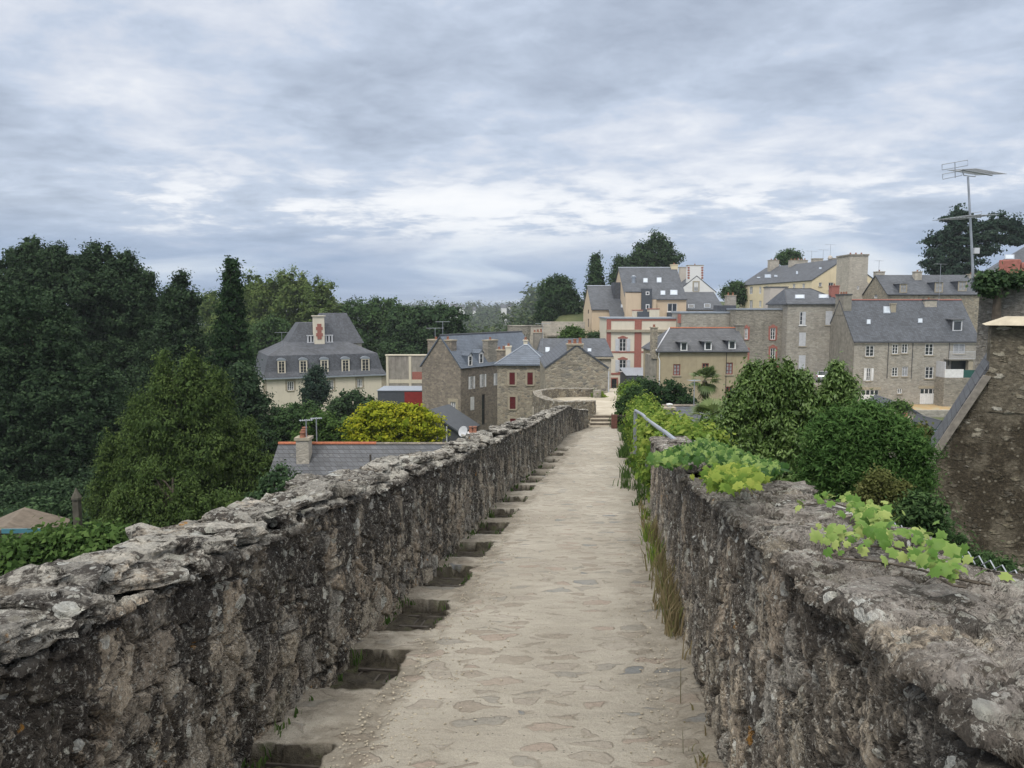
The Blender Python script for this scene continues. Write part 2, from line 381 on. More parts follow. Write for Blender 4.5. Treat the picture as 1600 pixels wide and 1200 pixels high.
dn = mth(t, 'MULTIPLY', at_.outputs['Fac'], ramp(t, noise(t, co, 11, 6, .75), [(.3, .3), (.65, 1.0)]))
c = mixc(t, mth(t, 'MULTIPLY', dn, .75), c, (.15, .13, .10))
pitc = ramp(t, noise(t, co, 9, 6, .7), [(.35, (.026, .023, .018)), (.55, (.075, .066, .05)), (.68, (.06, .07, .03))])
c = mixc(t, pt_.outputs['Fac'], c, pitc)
L(t, c, b.inputs['Base Color'])
hh = mth(t, 'ADD', mth(t, 'MULTIPLY', st, .35), mth(t, 'ADD', mth(t, 'MULTIPLY', g1, .28), mth(t, 'MULTIPLY', noise(t, co, 28, 5, .65), .9)))
hh = mth(t, 'ADD', hh, mth(t, 'MULTIPLY', pebm, .35))
hh = mth(t, 'ADD', hh, mth(t, 'MULTIPLY', cr, .7)); bump(t, b, hh, .9, .025)
M['walk'] = m

def make_walk():
    ys = logspace(-2.5, 33.4, 1.6, 0.0042)
    nx = 300; us = np.linspace(0, 1, nx)
    Y = np.repeat(ys[:, None], nx, 1); X0 = xl(ys)[:, None]-.25; X1 = xr(ys)[:, None]+.6
    X = X0+(X1-X0)*us[None, :]
    Z = pz(Y)+0.028*(fbm(X*1.1, Y*1.1, 0, 3, 3)-.5)+0.010*(fbm(X*6, Y*6, 0, 5, 4)-.5)
    d = X-xl(Y)
    w = .28*(fbm(X*3.2, Y*3.2, 1, 9, 4)-.5)+.16*(fbm(X*12, Y*12, 1, 19, 3)-.5)
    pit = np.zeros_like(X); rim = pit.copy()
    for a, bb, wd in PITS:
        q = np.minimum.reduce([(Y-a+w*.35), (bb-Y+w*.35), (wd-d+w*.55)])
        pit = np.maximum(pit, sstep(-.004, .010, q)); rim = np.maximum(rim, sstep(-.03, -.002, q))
    slabm = sstep(.62, .50, d+w*.5)
    Z = Z-(.09+.06*fbm(X*8, Y*8, 3, 41, 3))*pit-(.035*fbm(X*7, Y*7, 2, 4, 4))*slabm*(1-pit)
    Z = Z+.05*sstep(.25, 0, (xr(Y)-X))*fbm(X*5, Y*5, 0, 21, 3)
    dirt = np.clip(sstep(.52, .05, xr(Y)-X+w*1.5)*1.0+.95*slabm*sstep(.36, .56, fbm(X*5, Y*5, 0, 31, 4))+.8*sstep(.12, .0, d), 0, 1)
    V = np.stack([X, Y, Z], -1).reshape(-1, 3)
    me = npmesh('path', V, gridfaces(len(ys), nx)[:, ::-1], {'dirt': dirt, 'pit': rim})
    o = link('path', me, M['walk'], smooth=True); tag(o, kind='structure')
make_walk()

# -------------------------------------------------- near parapet masonry
def parapet_mat(name, seed, stone_scale, zs, dark_amt, top_col, cols, mortar, streak=0.0, scale2=1.0):
    m, t, b = newmat(name); m.displacement_method = 'BOTH'
    off = (seed*3.7, seed*1.3, seed*2.1)
    co = objco(t, (1, 1, 1), off); cw = warp(t, objco(t, (1, 1, zs), off), 2.2, 0.22)
    e = voro(t, cw, stone_scale, 'DISTANCE_TO_EDGE'); f = voro(t, cw, stone_scale, 'F1')
    sp = N(t, 'ShaderNodeSeparateColor'); L(t, f.outputs['Color'], sp.inputs[0])
    k = len(cols)
    c = mixc(t, 1.0, ramp(t, sp.outputs[0], [(i/(k-1), q) for i, q in enumerate(cols)]), (1.05, 1.0, .93), 'MULTIPLY')
    gr = noise(t, co, 55, 6, .72)
    c = mixc(t, .8, c, ramp(t, noise(t, co, 14, 7, .72), [(.28, .38), (.5, 1.0), (.70, 1.6)]), 'MULTIPLY')
    c = mixc(t, .7, c, ramp(t, gr, [(.30, .45), (.5, 1.0), (.72, 1.75)]), 'MULTIPLY')
    n_e = mth(t, 'ADD', e.outputs['Distance'], mth(t, 'MULTIPLY', mth(t, 'SUBTRACT', noise(t, co, 9, 5, .7), .5), .16))
    mm = maprange(t, n_e, .02, .075, 1, 0)
    mort = mixc(t, .6, mortar, ramp(t, gr, [(.3, .6), (.7, 1.4)]), 'MULTIPLY')
    c = mixc(t, mth(t, 'MULTIPLY', mm, .75), c, mort)
    # black crust
    geo = N(t, 'ShaderNodeNewGeometry'); gs = N(t, 'ShaderNodeSeparateXYZ'); L(t, geo.outputs['True Normal'], gs.inputs[0])
    upn = N(t, 'ShaderNodeAttribute', attribute_name='up').outputs['Fac']
    bl = noise(t, objco(t, (1, 1, .45), off), 2.6, 8, .70, .3)
    bl2 = noise(t, objco(t, (1, 1, .8), off), 9, 7, .75)
    crust = mth(t, 'ADD', mth(t, 'MULTIPLY', bl, .62), mth(t, 'MULTIPLY', bl2, .38))
    hgt = N(t, 'ShaderNodeAttribute', attribute_name='hgt').outputs['Fac']    # height above the walk, 0..1
    crust = mth(t, 'ADD', crust, mth(t, 'MULTIPLY', mth(t, 'SUBTRACT', hgt, .55), .10))
    cm = mth(t, 'MULTIPLY', maprange(t, crust, .470, .515), dark_amt)
    c = mixc(t, cm, c, mixc(t, .6, (.045, .040, .036), ramp(t, gr, [(.3, .4), (.7, 2.0)]), 'MULTIPLY'))
    # warm sandy patches of bare stone and mortar
    wp = noise(t, co, 3.7, 7, .7)
    c = mixc(t, mth(t, 'MULTIPLY', maprange(t, wp, .56, .66), .45), c, mixc(t, .7, (.29, .25, .20), ramp(t, gr, [(.3, .55), (.7, 1.5)]), 'MULTIPLY'))
    # pale crustose lichen: discs of several sizes, more of them on the tops
    def lichen(sc, thr, rad, sd):
        cq = warp(t, objco(t, (1, 1, 1), (sd, sd*2, sd*.7)), sc*1.8, 0.35/sc)
        v = voro(t, cq, sc, 'F1', 1.0); s2 = N(t, 'ShaderNodeSeparateColor'); L(t, v.outputs['Color'], s2.inputs[0])
        th = mth(t, 'SUBTRACT', thr, mth(t, 'MULTIPLY', upn, .42))
        on = mth(t, 'GREATER_THAN', s2.outputs[0], th)
        r_ = mth(t, 'MULTIPLY', s2.outputs[1], rad)
        return mth(t, 'MULTIPLY', on, mth(t, 'LESS_THAN', v.outputs['Distance'], r_))
    lm = mth(t, 'MAXIMUM', mth(t, 'MAXIMUM', lichen(8.0, .82, .55, 2.0+seed), lichen(19.0, .70, .48, 5.5+seed)), mth(t, 'MULTIPLY', lichen(46.0, .78, .42, 9.1+seed), .8))
    lm = mth(t, 'MULTIPLY', lm, maprange(t, noise(t, co, 2.4, 5, .7), .36, .52, .15, 1.0))
    lcol = mixc(t, maprange(t, noise(t, co, 5, 3, .6), .45, .6), (.42, .42, .37), (.60, .61, .58))
    lcol = mixc(t, .6, lcol, ramp(t, gr, [(.3, .7), (.7, 1.25)]), 'MULTIPLY')
    c = mixc(t, mth(t, 'MULTIPLY', lm, .85), c, lcol)
    # weathered tops
    tn = noise(t, co, 6.5, 8, .75)
    tm = mth(t, 'MULTIPLY', mth(t, 'MULTIPLY', upn, maprange(t, tn, .46, .52)), .85)
    c = mixc(t, tm, c, mixc(t, .7, top_col, ramp(t, gr, [(.3, .55), (.7, 1.5)]), 'MULTIPLY'))
    # a little ochre lichen
    oc = noise(t, co, 7, 3, .6)
    c = mixc(t, mth(t, 'MULTIPLY', maprange(t, oc, .70, .74), .8), c, (.34, .17, .03))
    ms = mth(t, 'MULTIPLY', maprange(t, noise(t, co, 4.4, 6, .7), .60, .72), .45)
    c = mixc(t, ms, c, (.10, .095, .045))
    sk = noise(t, objco(t, (1, 1, .8), off), 48, 5, .8)
    c = mixc(t, mth(t, 'MULTIPLY', maprange(t, sk, .55, .60), .65), c, (.46, .45, .41))
    c = mixc(t, mth(t, 'MULTIPLY', maprange(t, noise(t, co, 62, 4, .8), .58, .66), .6), c, (.035, .03, .027))
    L(t, c, b.inputs['Base Color'])
    hs = mth(t, 'MULTIPLY', maprange(t, n_e, 0, .09), .024)
    hs = mth(t, 'ADD', hs, mth(t, 'MULTIPLY', sp.outputs[2], .020))
    hs = mth(t, 'ADD', hs, mth(t, 'MULTIPLY', noise(t, objco(t, (1, 1, .5 if streak else 1), off), 6, 8, .72, .6), .030))
    hs = mth(t, 'ADD', hs, mth(t, 'MULTIPLY', noise(t, co, 34, 7, .78), .026))
    rg = mth(t, 'ABSOLUTE', mth(t, 'SUBTRACT', noise(t, objco(t, (1, 1, .7), off), 11, 5, .7, .5), .5))
    hs = mth(t, 'ADD', hs, mth(t, 'MULTIPLY', maprange(t, rg, 0, .06), .012))
    dp = N(t, 'ShaderNodeDisplacement'); L(t, hs, dp.inputs['Height']); dp.inputs['Midlevel'].default_value = .07; dp.inputs['Scale'].default_value = 1.0
    L(t, dp.outputs[0], t.nodes['Material Output'].inputs['Displacement'])
    return m
SCOLS = [(.25, .235, .205), (.34, .31, .265), (.19, .18, .165), (.31, .27, .225), (.39, .365, .32), (.24, .235, .225), (.29, .29, .28)]
M['parL'] = parapet_mat('lichened_rubble', 0.0, 4.2, 1.35, .93, (.50, .48, .43), SCOLS, (.22, .19, .155))
M['parR'] = parapet_mat('weathered_rubble', 4.0, 3.6, 1.0, .80, (.30, .275, .25), SCOLS, (.21, .18, .15), streak=1)

def parapet(name, ys, xin, side, height, thick, counts, seed, mat, drop=2.5, rough=1.0):
    """side -1: wall stands left of the walk. Profile: up the inner face, across the top, down the outer face."""
    n_in, n_top, n_out = counts
    zb = pz(ys)-.32; x0 = xin(ys); arc = ys; o0 = 0*arc
    hb = height(ys)+rough*.075*(fbm(arc*1.1, o0, 3, seed, 3)-.5)
    u_ = arc/.36+.5*vn(arc*1.3, o0, 0, seed+3); cap = np.floor(u_); capr = _h(cap, o0, o0, seed+5); fr = u_-cap
    edge = sstep(0, .10, np.minimum(fr, 1-fr)); capz = rough*(.10*(capr-.45)*edge-.035*(1-edge))
    PX, PZ, U, H = [], [], [], []
    rr = .03
    for s in np.linspace(0, 1, n_in)[:-1]:
        PX.append(x0+side*.03-side*.02*(1-s)); PZ.append(zb+(hb-rr+.32)*s); U.append(o0+0.0); H.append(o0+s)
    for s in np.linspace(0, 1, n_top)[:-1]:
        tx = thick*s
        jz = capz*(.35+.65*sstep(.02, .2, s))*(.4+.6*sstep(1, .9, s))+.03*(_h(cap, o0+int(s*2.4), o0, seed+6)-.5)*edge
        PX.append(x0+side*tx)
        PZ.append(zb+.32+hb+jz-rr*np.maximum(0, 1-tx/rr)**2-.05*sstep(thick-.08, thick, tx)+rough*.05*(fbm(arc*3.3, tx*4+o0, 1, seed+9, 4)-.5))
        U.append(o0+sstep(0.0, .06, tx)); H.append(o0+1)
    for s in np.linspace(0, 1, n_out)**1.5:
        PX.append(x0+side*(thick+.02+.15*s)); PZ.append(zb+.32+hb-.05-drop*s); U.append(o0+.6*(1-min(1, s*8))); H.append(o0+1-s)
    X, Z, U, H = (np.stack(q, 1) for q in (PX, PZ, U, H))
    Y = np.repeat(ys[:, None], X.shape[1], 1)
    X = X-side*rough*(.07*(fbm(Y*1.3, Z*1.3, 0, seed+20, 3)-.5)+.05*(fbm(Y*4.5, Z*4.5, 0, seed+24, 4)-.5))*(1-.6*U)
    xc = x0+side*thick/2
    X = np.concatenate([np.full_like(X[:1], xc[0]), X, np.full_like(X[:1], xc[-1])]); Y = np.concatenate([Y[:1], Y, Y[-1:]])
    Z = np.concatenate([Z[:1], Z, Z[-1:]]); U = np.concatenate([U[:1], U, U[-1:]]); H = np.concatenate([H[:1], H, H[-1:]])
    f = gridfaces(*X.shape)
    if side > 0: f = f[:, ::-1]
    me = npmesh(name, np.stack([X, Y, Z], -1).reshape(-1, 3), f, {'up': U, 'hgt': H})
    return link(name, me, mat, smooth=True)
QL = 0.0042
parL = parapet('parapet_wall', logspace(-1.2, 33.2, 1.0, QL), xl, -1, lambda y: np.interp(y, [0, 2, 3.2, 5, 9, 13, 18, 30, 33], [.86, .90, .96, 1.03, 1.02, 1.04, 1.10, 1.10, .75]), .42, (210, 80, 50), 11, M['parL'])
tag(parL, 'long rubble parapet wall with white lichen on the left side of the walk', 'wall')
parR = parapet('parapet_wall', logspace(-1.2, 11.4, .8, QL), xr, 1, lambda y: np.interp(y, [0, 1.1, 4, 8, 11], [1.20, 1.19, 1.16, 1.13, 1.13]), .62, (230, 130, 60), 57, M['parR'], rough=.7)
tag(parR, 'broad topped stone parapet wall with ivy on the right side of the walk', 'wall')
# loose cap stones bedded on the two walls
def rock_bm(sx, sy, sz, rng, n=2):
    bm = bmesh.new(); bmesh.ops.create_icosphere(bm, subdivisions=n, radius=1)
    for v in bm.verts:
        k = 1+.22*(rng.random()-.5)
        c = v.co; c.x = max(-.72, min(.72, c.x)); c.y = max(-.74, min(.74, c.y)); c.z = max(-.6, min(.55, c.z)); v.co = Vector((c.x*sx*k, c.y*sy*k, c.z*sz*k))
    return bm
def capstones(name, xin, side, thick, hfun, y0, y1, n, parent, mat, seed, zoff=0.0):
    rng = random.Random(seed); VV, FF, UU = [], [], []; o = 0
    for i in range(n):
        y = y0*(y1/y0)**((i+rng.random())/n); sx = rng.uniform(.10, .22); sy = rng.uniform(.11, .28); sz = rng.uniform(.035, .075)
        x = xin(y)+side*rng.uniform(.06+sx*.5, thick-.06)
        bm = rock_bm(sx, sy, sz, rng, 3); bmesh.ops.triangulate(bm, faces=bm.faces)
        rm = Matrix.Rotation(rng.uniform(0, 6.28), 4, 'Z') @ Matrix.Rotation(rng.uniform(-.22, .22), 4, 'X')
        z = pz(y)+hfun(y)+rng.uniform(.03, .075)+zoff
        v = np.array([(rm @ q.co)[:] for q in bm.verts]); v += .02*(np.stack([fbm(v[:, 0]*9+i, v[:, 1]*9, v[:, 2]*9, k, 3) for k in (1, 2, 3)], 1)-.5)
        v = v*1.0; FF.append(np.array([[q.index for q in f.verts] for f in bm.faces])+o); VV.append(v+np.array([x, y, z])); UU.append(np.ones(len(v))*rng.uniform(.4, 1)); o += len(v); bm.free()
    V = np.concatenate(VV); me = npmesh(name, V, np.concatenate(FF), {'up': np.concatenate(UU), 'hgt': np.ones(len(V))})
    return link(name, me, mat, parent, smooth=True)
cs = capstones('coping', xl, -1, .42, lambda y: float(np.interp(y, [0, 2, 3.2, 5, 9, 13, 18], [.87, .91, .97, 1.04, 1.03, 1.05, 1.10])), 1.9, 29, 95, parL, M['parL'], 5)
cs = capstones('coping', xr, 1, .62, lambda y: 1.12+0*y, 1.6, 11.2, 12, parR, M['parR'], 8, -.02)
# rampart body under the walk and the terrace
mb = MB()
for i in range(22):
    y0 = -2.5+i*1.64; y1 = y0+1.64
    mb.hexa([(xl(y0)-.58, y0, -13), (xr(y0)+.75, y0, -13), (xr(y1)+.75, y1, -13), (xl(y1)-.58, y1, -13),
             (xl(y0)-.58, y0, pz(y0)-.55), (xr(y0)+.75, y0, pz(y0)-.55), (xr(y1)+.75, y1, pz(y1)-.55), (xl(y1)-.58, y1, pz(y1)-.55)])
tag(mb.build('rampart', M['st_grey']), 'tall stone rampart that carries the walk high above the gardens', 'rampart')
# iron grates in the drainage pits
mb = MB()
for k in range(7): mb.box(.02+k*.065, 0, 0, .034+k*.065, .5, .02)
for k in range(3): mb.box(0, .08+k*.16, .021, .44, .10+k*.16, .035)
g0 = None
glab = ['drain grate in the pit nearest to the camera beside the left parapet', 'drain grate in the second nearest pit of the left parapet foot', 'drain grate in the third nearest pit along the left parapet', 'drain grate in the fourth nearest pit along the left parapet']
for i, (a, bb, wd) in enumerate(PITS[:8]):
    if g0 is None: g0 = o = mb.build('drain_grate', M['iron'])
    else: o = g0.copy(); COL.objects.link(o)
    yc = (a+bb)/2; o.location = (xl(yc)+.02, a-.02, pz(yc)-.095); o.scale = (1, (bb-a+.06)/.5, 1); o.rotation_euler = (math.atan2(pz(bb)-pz(a), bb-a), 0, -.11)
    tag(o, glab[i] if i < 4 else 'small dark drain grate in one of the farther pits along the left parapet', 'drain grate', 'iron grates in the pits beside the left parapet')

# ================================================================ terrain
TL = ([-40, 0, 20, 35, 65, 110, 150, 250, 450, 700, 1000, 1300, 1700, 2500, 4000], [-8, -8, -10, -11.5, -12.8, -15.5, -18, -28, -44, -40, -24, -12, -6, -8, -8])
TR = ([-40, 0, 20, 60, 95, 112, 122, 142, 165, 250, 400, 700, 1300, 2500, 4000], [-8, -8, -10, -11.5, -12.2, -12, -5.6, -5.6, -1, 2, 0, -8, -6, -8, -8])
def T(x, y):
    x = np.asarray(x, float); y = np.asarray(y, float)
    k = sstep(-6, 8, x-.02*y)
    return (1-k)*np.interp(y, *TL)+k*np.interp(y, *TR)
m, t, b = newmat('hillside_grass')
co = objco(t)
c = ramp(t, noise(t, co, .05, 8, .6), [(.35, (.045, .065, .025)), (.5, (.065, .085, .035)), (.65, (.10, .11, .05))])
c = mixc(t, .6, c, ramp(t, noise(t, co, 1.5, 6, .7), [(.3, .6), (.7, 1.4)]), 'MULTIPLY')
L(t, c, b.inputs['Base Color'])
gx = np.concatenate([np.linspace(-3000, -160, 30), np.linspace(-150, 150, 121), np.linspace(160, 3000, 30)]); gy = np.concatenate([np.linspace(-40, 200, 97), np.linspace(210, 4000, 80)])
GX, GY = np.meshgrid(gx, gy, indexing='ij'); GZ = T(GX, GY)+.5*(fbm(GX*.15, GY*.15, 0, 1, 3)-.5)+sstep(300, 1500, GY)*14*(fbm(GX*.002, GY*.002, 0, 3, 3)-.5)
o = link('ground', npmesh('ground', np.stack([GX, GY, GZ], -1).reshape(-1, 3), gridfaces(*GX.shape)), m, smooth=True); tag(o, kind='structure')

# ================================================================ buildings
class Bld:
    def __init__(s, name, label, pxL, pxR, Y, pyE, pyB, D, yaw=0.0, cat='house', group=None, W=None):
        A = at(pxL, pyE, Y); s.yaw = R(yaw); s.c, s.s = math.cos(s.yaw), math.sin(s.yaw)
        s.H0 = A.z; s.zb = min(at(pxL, pyB, Y).z, float(T(A.x, Y))-.6, float(T(A.x+4, Y))-.6); s.org = Vector((A.x, A.y, s.zb)); s.D = D
        s.W = W or s.hit_y(pxR, pyE, 0)[0]; s.H = A.z-s.zb
        s.root = empty(name, s.org, s.yaw, label, cat, group)
        s.op = {'front': [], 'left': [], 'right': []}; s.rh = 0; s.slope = None
    def ld(s, px, py):      # ray origin and direction in local axes
        d = ray(px, py); o = -s.org
        f = lambda v: Vector((v.x*s.c+v.y*s.s, -v.x*s.s+v.y*s.c, v.z))
        return f(o), f(d)
    def hit_y(s, px, py, y0):
        o, d = s.ld(px, py); k = (y0-o.y)/d.y; return (o.x+k*d.x, o.z+k*d.z)
    def hit_x(s, px, py, x0):
        o, d = s.ld(px, py); k = (x0-o.x)/d.x; return (o.y+k*d.y, o.z+k*d.z)
    def hit_sl(s, px, py, face='front'):
        o, d = s.ld(px, py); a0, z0, a1, z1 = s.slope
        g = (z1-z0)/(a1-a0)
        if face == 'front': k = (z0+g*(o.y-a0)-o.z)/(d.z-g*d.y)
        elif face == 'left': k = (z0+g*(o.x-a0)-o.z)/(d.z-g*d.x)
        else: k = (z0+g*((s.W-o.x)-a0)-o.z)/(d.z+g*d.x)
        return o+d*k
    def frm(s, face):       # origin, u, outward normal
        if face == 'front': return Vector((0, 0, 0)), Vector((1, 0, 0)), Vector((0, -1, 0)), s.W
        if face == 'left': return Vector((0, 0, 0)), Vector((0, 1, 0)), Vector((-1, 0, 0)), s.D
        return Vector((s.W, 0, 0)), Vector((0, 1, 0)), Vector((1, 0, 0)), s.D
    def rect(s, face, r):
        x0, y0, x1, y1 = r; xm = (x0+x1)/2
        h = (lambda a, b_: s.hit_y(a, b_, 0)) if face == 'front' else (lambda a, b_: s.hit_x(a, b_, 0 if face == 'left' else s.W))
        u0 = h(x0, (y0+y1)/2)[0]; u1 = h(x1, (y0+y1)/2)[0]; zt = h(xm, y0)[1]; zb = h(xm, y1)[1]
        return min(u0, u1), zb, max(u0, u1), zt
    def opening(s, face, r):
        s.op[face].append(r)
    def walls(s, mat, gable=None, rh=0, rf=.5, t=.14):
        """gable 'x': ridge along x, gables on left and right; 'y': ridge along y, gables front and back"""
        s.rh = rh; mb = MB(); W_, H, D = s.W, s.H, s.D
        for face in ('front', 'left', 'right'):
            o, u, n, U = s.frm(face); rs = s.op[face]
            us = sorted({0, U, *[q for r in rs for q in (r[0], r[2])]}); zs = sorted({0, H, *[q for r in rs for q in (r[1], r[3])]})
            us = [q for q in us if 0 <= q <= U]; zs = [q for q in zs if 0 <= q <= H]
            P = lambda a, z, d=0: o+u*a+Vector((0, 0, z))-n*d
            for i in range(len(us)-1):
                for j in range(len(zs)-1):
                    cu, cz = (us[i]+us[i+1])/2, (zs[j]+zs[j+1])/2
                    if any(r[0] < cu < r[2] and r[1] < cz < r[3] for r in rs): continue
                    mb.poly([P(us[i], zs[j]), P(us[i+1], zs[j]), P(us[i+1], zs[j+1]), P(us[i], zs[j+1])])
            for r in rs:
                a, z0, c_, z1 = r
                for p, q in (((a, z0), (c_, z0)), ((c_, z0), (c_, z1)), ((c_, z1), (a, z1)), ((a, z1), (a, z0))):
                    mb.poly([P(*p), P(*q), P(*q, t), P(*p, t)])
                mb.poly([P(a, z0, t), P(c_, z0, t), P(c_, z1, t), P(a, z1, t)])
        mb.poly([(0, D, 0), (W_, D, 0), (W_, D, H), (0, D, H)]); mb.poly([(0, 0, H), (W_, 0, H), (W_, D, H), (0, D, H)])
        if gable == 'x':
            for x in (0, W_): mb.poly([(x, 0, H), (x, D, H), (x, D*rf, H+rh)])
        if gable == 'y':
            for y in (0, D): mb.poly([(0, y, H), (W_, y, H), (W_*rf, y, H+rh)])
        s.wall = mb.build('wall', mat, s.root)
        # plinth-free, the wall stands on the slope: carry it down
        return s
    def rh_at(s, px, py, y):  # ridge height from the photo row, ridge at local depth y
        return s.hit_y(px, py, y)[1]-s.H
    def roof_gable(s, mat, rh, axis='x', ov=.25, og=.12, t=.13, rf=.5, ridge=None):
        W_, H, D = s.W, s.H+.02, s.D; mb = MB()
        if axis == 'x':
            g = rh/(D*rf); g2 = rh/(D*(1-rf)); yr = D*rf
            mb.slab([(-og, -ov, H-ov*g+t), (W_+og, -ov, H-ov*g+t), (W_+og, yr, H+rh+t), (-og, yr, H+rh+t)], t)
            mb.slab([(-og, yr, H+rh+t), (W_+og, yr, H+rh+t), (W_+og, D+ov, H-ov*g2+t), (-og, D+ov, H-ov*g2+t)], t)
            s.slope = (0, H+t, yr, H+rh+t); rl = [(-og, yr, H+rh+t), (W_+og, yr, H+rh+t)]
        else:
            g = rh/(W_*rf); g2 = rh/(W_*(1-rf)); xr_ = W_*rf
            mb.slab([(-ov, -og, H-ov*g+t), (xr_, -og, H+rh+t), (xr_, D+og, H+rh+t), (-ov, D+og, H-ov*g+t)], t)
            mb.slab([(W_+ov, -og, H-ov*g2+t), (xr_, -og, H+rh+t), (xr_, D+og, H+rh+t), (W_+ov, D+og, H-ov*g2+t)], t)
            s.slope = (0, H+t, xr_, H+rh+t); rl = [(xr_, -og, H+rh+t), (xr_, D+og, H+rh+t)]
        s.roof = mb.build('roof', mat, s.root)
        if ridge: MB().tube(rl, .11, 6).build('ridge_tiles', ridge, s.roof)
        if axis == 'x':
            MB().tube([(-og, -ov-.06, H-ov*g+.03), (W_+og, -ov-.06, H-ov*g+.03)], .07, 6).build('gutter', M['gutter'], s.root)
        return s
    def levels(s, mat, lv, flat_top=True, name='roof', t=.12, hipw=None):
        """lv: list of (x0, y0, x1, y1, z) rings, from the eave upward"""
        mb = MB(); mb.poly([(lv[0][0], lv[0][1], lv[0][4]-t), (lv[0][2], lv[0][1], lv[0][4]-t), (lv[0][2], lv[0][3], lv[0][4]-t), (lv[0][0], lv[0][3], lv[0][4]-t)])
        L0 = [(*lv[0][:4], lv[0][4]-t)]+list(lv)
        for a, c_ in zip(L0[:-1], L0[1:]):
            A_ = [(a[0], a[1], a[4]), (a[2], a[1], a[4]), (a[2], a[3], a[4]), (a[0], a[3], a[4])]
            C_ = [(c_[0], c_[1], c_[4]), (c_[2], c_[1], c_[4]), (c_[2], c_[3], c_[4]), (c_[0], c_[3], c_[4])]
            for i in range(4): j = (i+1) % 4; mb.poly([A_[i], A_[j], C_[j], C_[i]])
        mb.poly([(c_[0], c_[1], c_[4]), (c_[2], c_[1], c_[4]), (c_[2], c_[3], c_[4]), (c_[0], c_[3], c_[4])])
        o = mb.build(name, mat, s.root); s.roof = o
        s.slope = (lv[0][1], lv[0][4], lv[1][1], lv[1][4])
        if hipw:
            h = MB(); A_, C_ = lv[0], lv[-1]
            h.tube([(A_[0], A_[1], A_[4]+.03), (C_[0], C_[1], C_[4]+.03)], .05, 5); h.tube([(A_[2], A_[1], A_[4]+.03), (C_[2], C_[1], C_[4]+.03)], .05, 5); h.tube([(C_[0], C_[1], C_[4]+.02), (C_[2], C_[1], C_[4]+.02)], .06, 5)
            h.build('hip_flashing', hipw, o)
        return s
    def roof_hip(s, mat, rh, inL, inR, ov=.25, hipw=None):
        H = s.H+.02; W_, D = s.W, s.D
        return s.levels(mat, [(-ov, -ov, W_+ov, D+ov, H+.1), (inL, D/2-.03, W_-inR, D/2+.03, H+rh+.1)], hipw=hipw)
    # -- windows; face rect in pixels
    def window(s, face, px, mx=1, mz=2, frame='white', pane='glass', shut=None, scol='white', sur=None, sill='lintel', name='window', cut=True, uv=None, arch=False, fw=.085):
        r = uv or s.rect(face, px); o, u, n, U = s.frm(face); a, z0, c_, z1 = r
        if cut: s.opening(face, r)
        d = .09 if cut else -.03
        def bx(mb, a0, b0, a1, b1, d0, d1):
            p = [o+u*aa+Vector((0, 0, zz))-n*dd for zz in (b0, b1) for aa, dd in ((a0, d0), (a1, d0), (a1, d1), (a0, d1))]
            mb.hexa(p)
        fr = MB(); e = .004
        bx(fr, a+e, z0+e, a+fw, z1-e, d-.04, d+.03); bx(fr, c_-fw, z0+e, c_-e, z1-e, d-.04, d+.03)
        bx(fr, a+fw, z0+e, c_-fw, z0+fw, d-.04, d+.03); bx(fr, a+fw, z1-fw, c_-fw, z1-e, d-.04, d+.03)
        for i in range(mx):
            q = a+(c_-a)*(i+1)/(mx+1); bx(fr, q-fw*.45, z0+fw, q+fw*.45, z1-fw, d-.035, d+.025)
        for i in range(mz):
            q = z0+(z1-z0)*(i+1)/(mz+1); bx(fr, a+fw, q-.016, c_-fw, q+.016, d-.02, d+.02)
        fo = fr.build(name, M[frame], s.root)
        pn = MB(); bx(pn, a+fw*.5, z0+fw*.5, c_-fw*.5, z1-fw*.5, d+.022, d+.034); pn.build('pane', M[pane], fo)
        if sill:
            sl = MB(); bx(sl, a-.1, z0-.12, c_+.1, z0-.003, -.10, .06); sl.build('sill', M[sill], fo)
        if sur:
            su = MB(); w = sur[1]; pr = -.035
            bx(su, a-w, z0-.004, a-.004, z1+w, pr, .05); bx(su, c_+.004, z0-.004, c_+w, z1+w, pr, .05)
            if arch:
                k = 7; up = w*1.3
                top = [(a+(c_-a)*i/k, z1+.004) for i in range(k+1)]; arc = [(a-w*.0+(c_-a)*i/k, z1+w+up*math.sin(math.pi*i/k)*.8) for i in range(k+1)]
                for i in range(k):
                    P_ = [top[i], top[i+1], arc[i+1], arc[i]]
                    p = [o+u*aa+Vector((0, 0, zz))-n*dd for dd in (pr, .05) for aa, zz in P_]
                    su.hexa(p)
            else: bx(su, a-.004, z1+.004, c_+.004, z1+w, pr-.002, .05)
            su.build('surround', M[sur[0]], fo)
        if shut:
            w = (c_-a)*.52
            for sd in shut:     # 'l','r' open against the wall, 'c' closed over the opening
                if sd == 'l': rr_ = (a-w-.03, a-.03)
                elif sd == 'r': rr_ = (c_+.03, c_+w+.03)
                elif sd == 'a': rr_ = (a+.01, (a+c_)/2-.01)
                else: rr_ = ((a+c_)/2+.01, c_-.01)
                sh = MB(); dd = (-.07, -.02) if sd in 'lr' else (-.012, .03)
                if sur and sd in 'lr': dd = (-.10, -.045)
                bx(sh, rr_[0], z0+.02, rr_[1], z1-.02, *dd)
                for k in range(3):
                    zz = z0+(z1-z0)*(.12+.38*k); bx(sh, rr_[0]+.03, zz, rr_[1]-.03, zz+.06, dd[0]-.018, dd[0]-.001)
                sh.build('shutter', M[scol], fo)
        return fo
    def block(s, name, mat, px, y0, y1, parent=None, z0=None):   # box seen head-on between depths y0..y1
        x0, zt = s.hit_y(px[0], px[1], y0); x1, zb = s.hit_y(px[2], px[3], y0)
        return MB().box(x0, y0, zb if z0 is None else z0, x1, y1, zt).build(name, M[mat], parent or s.root)
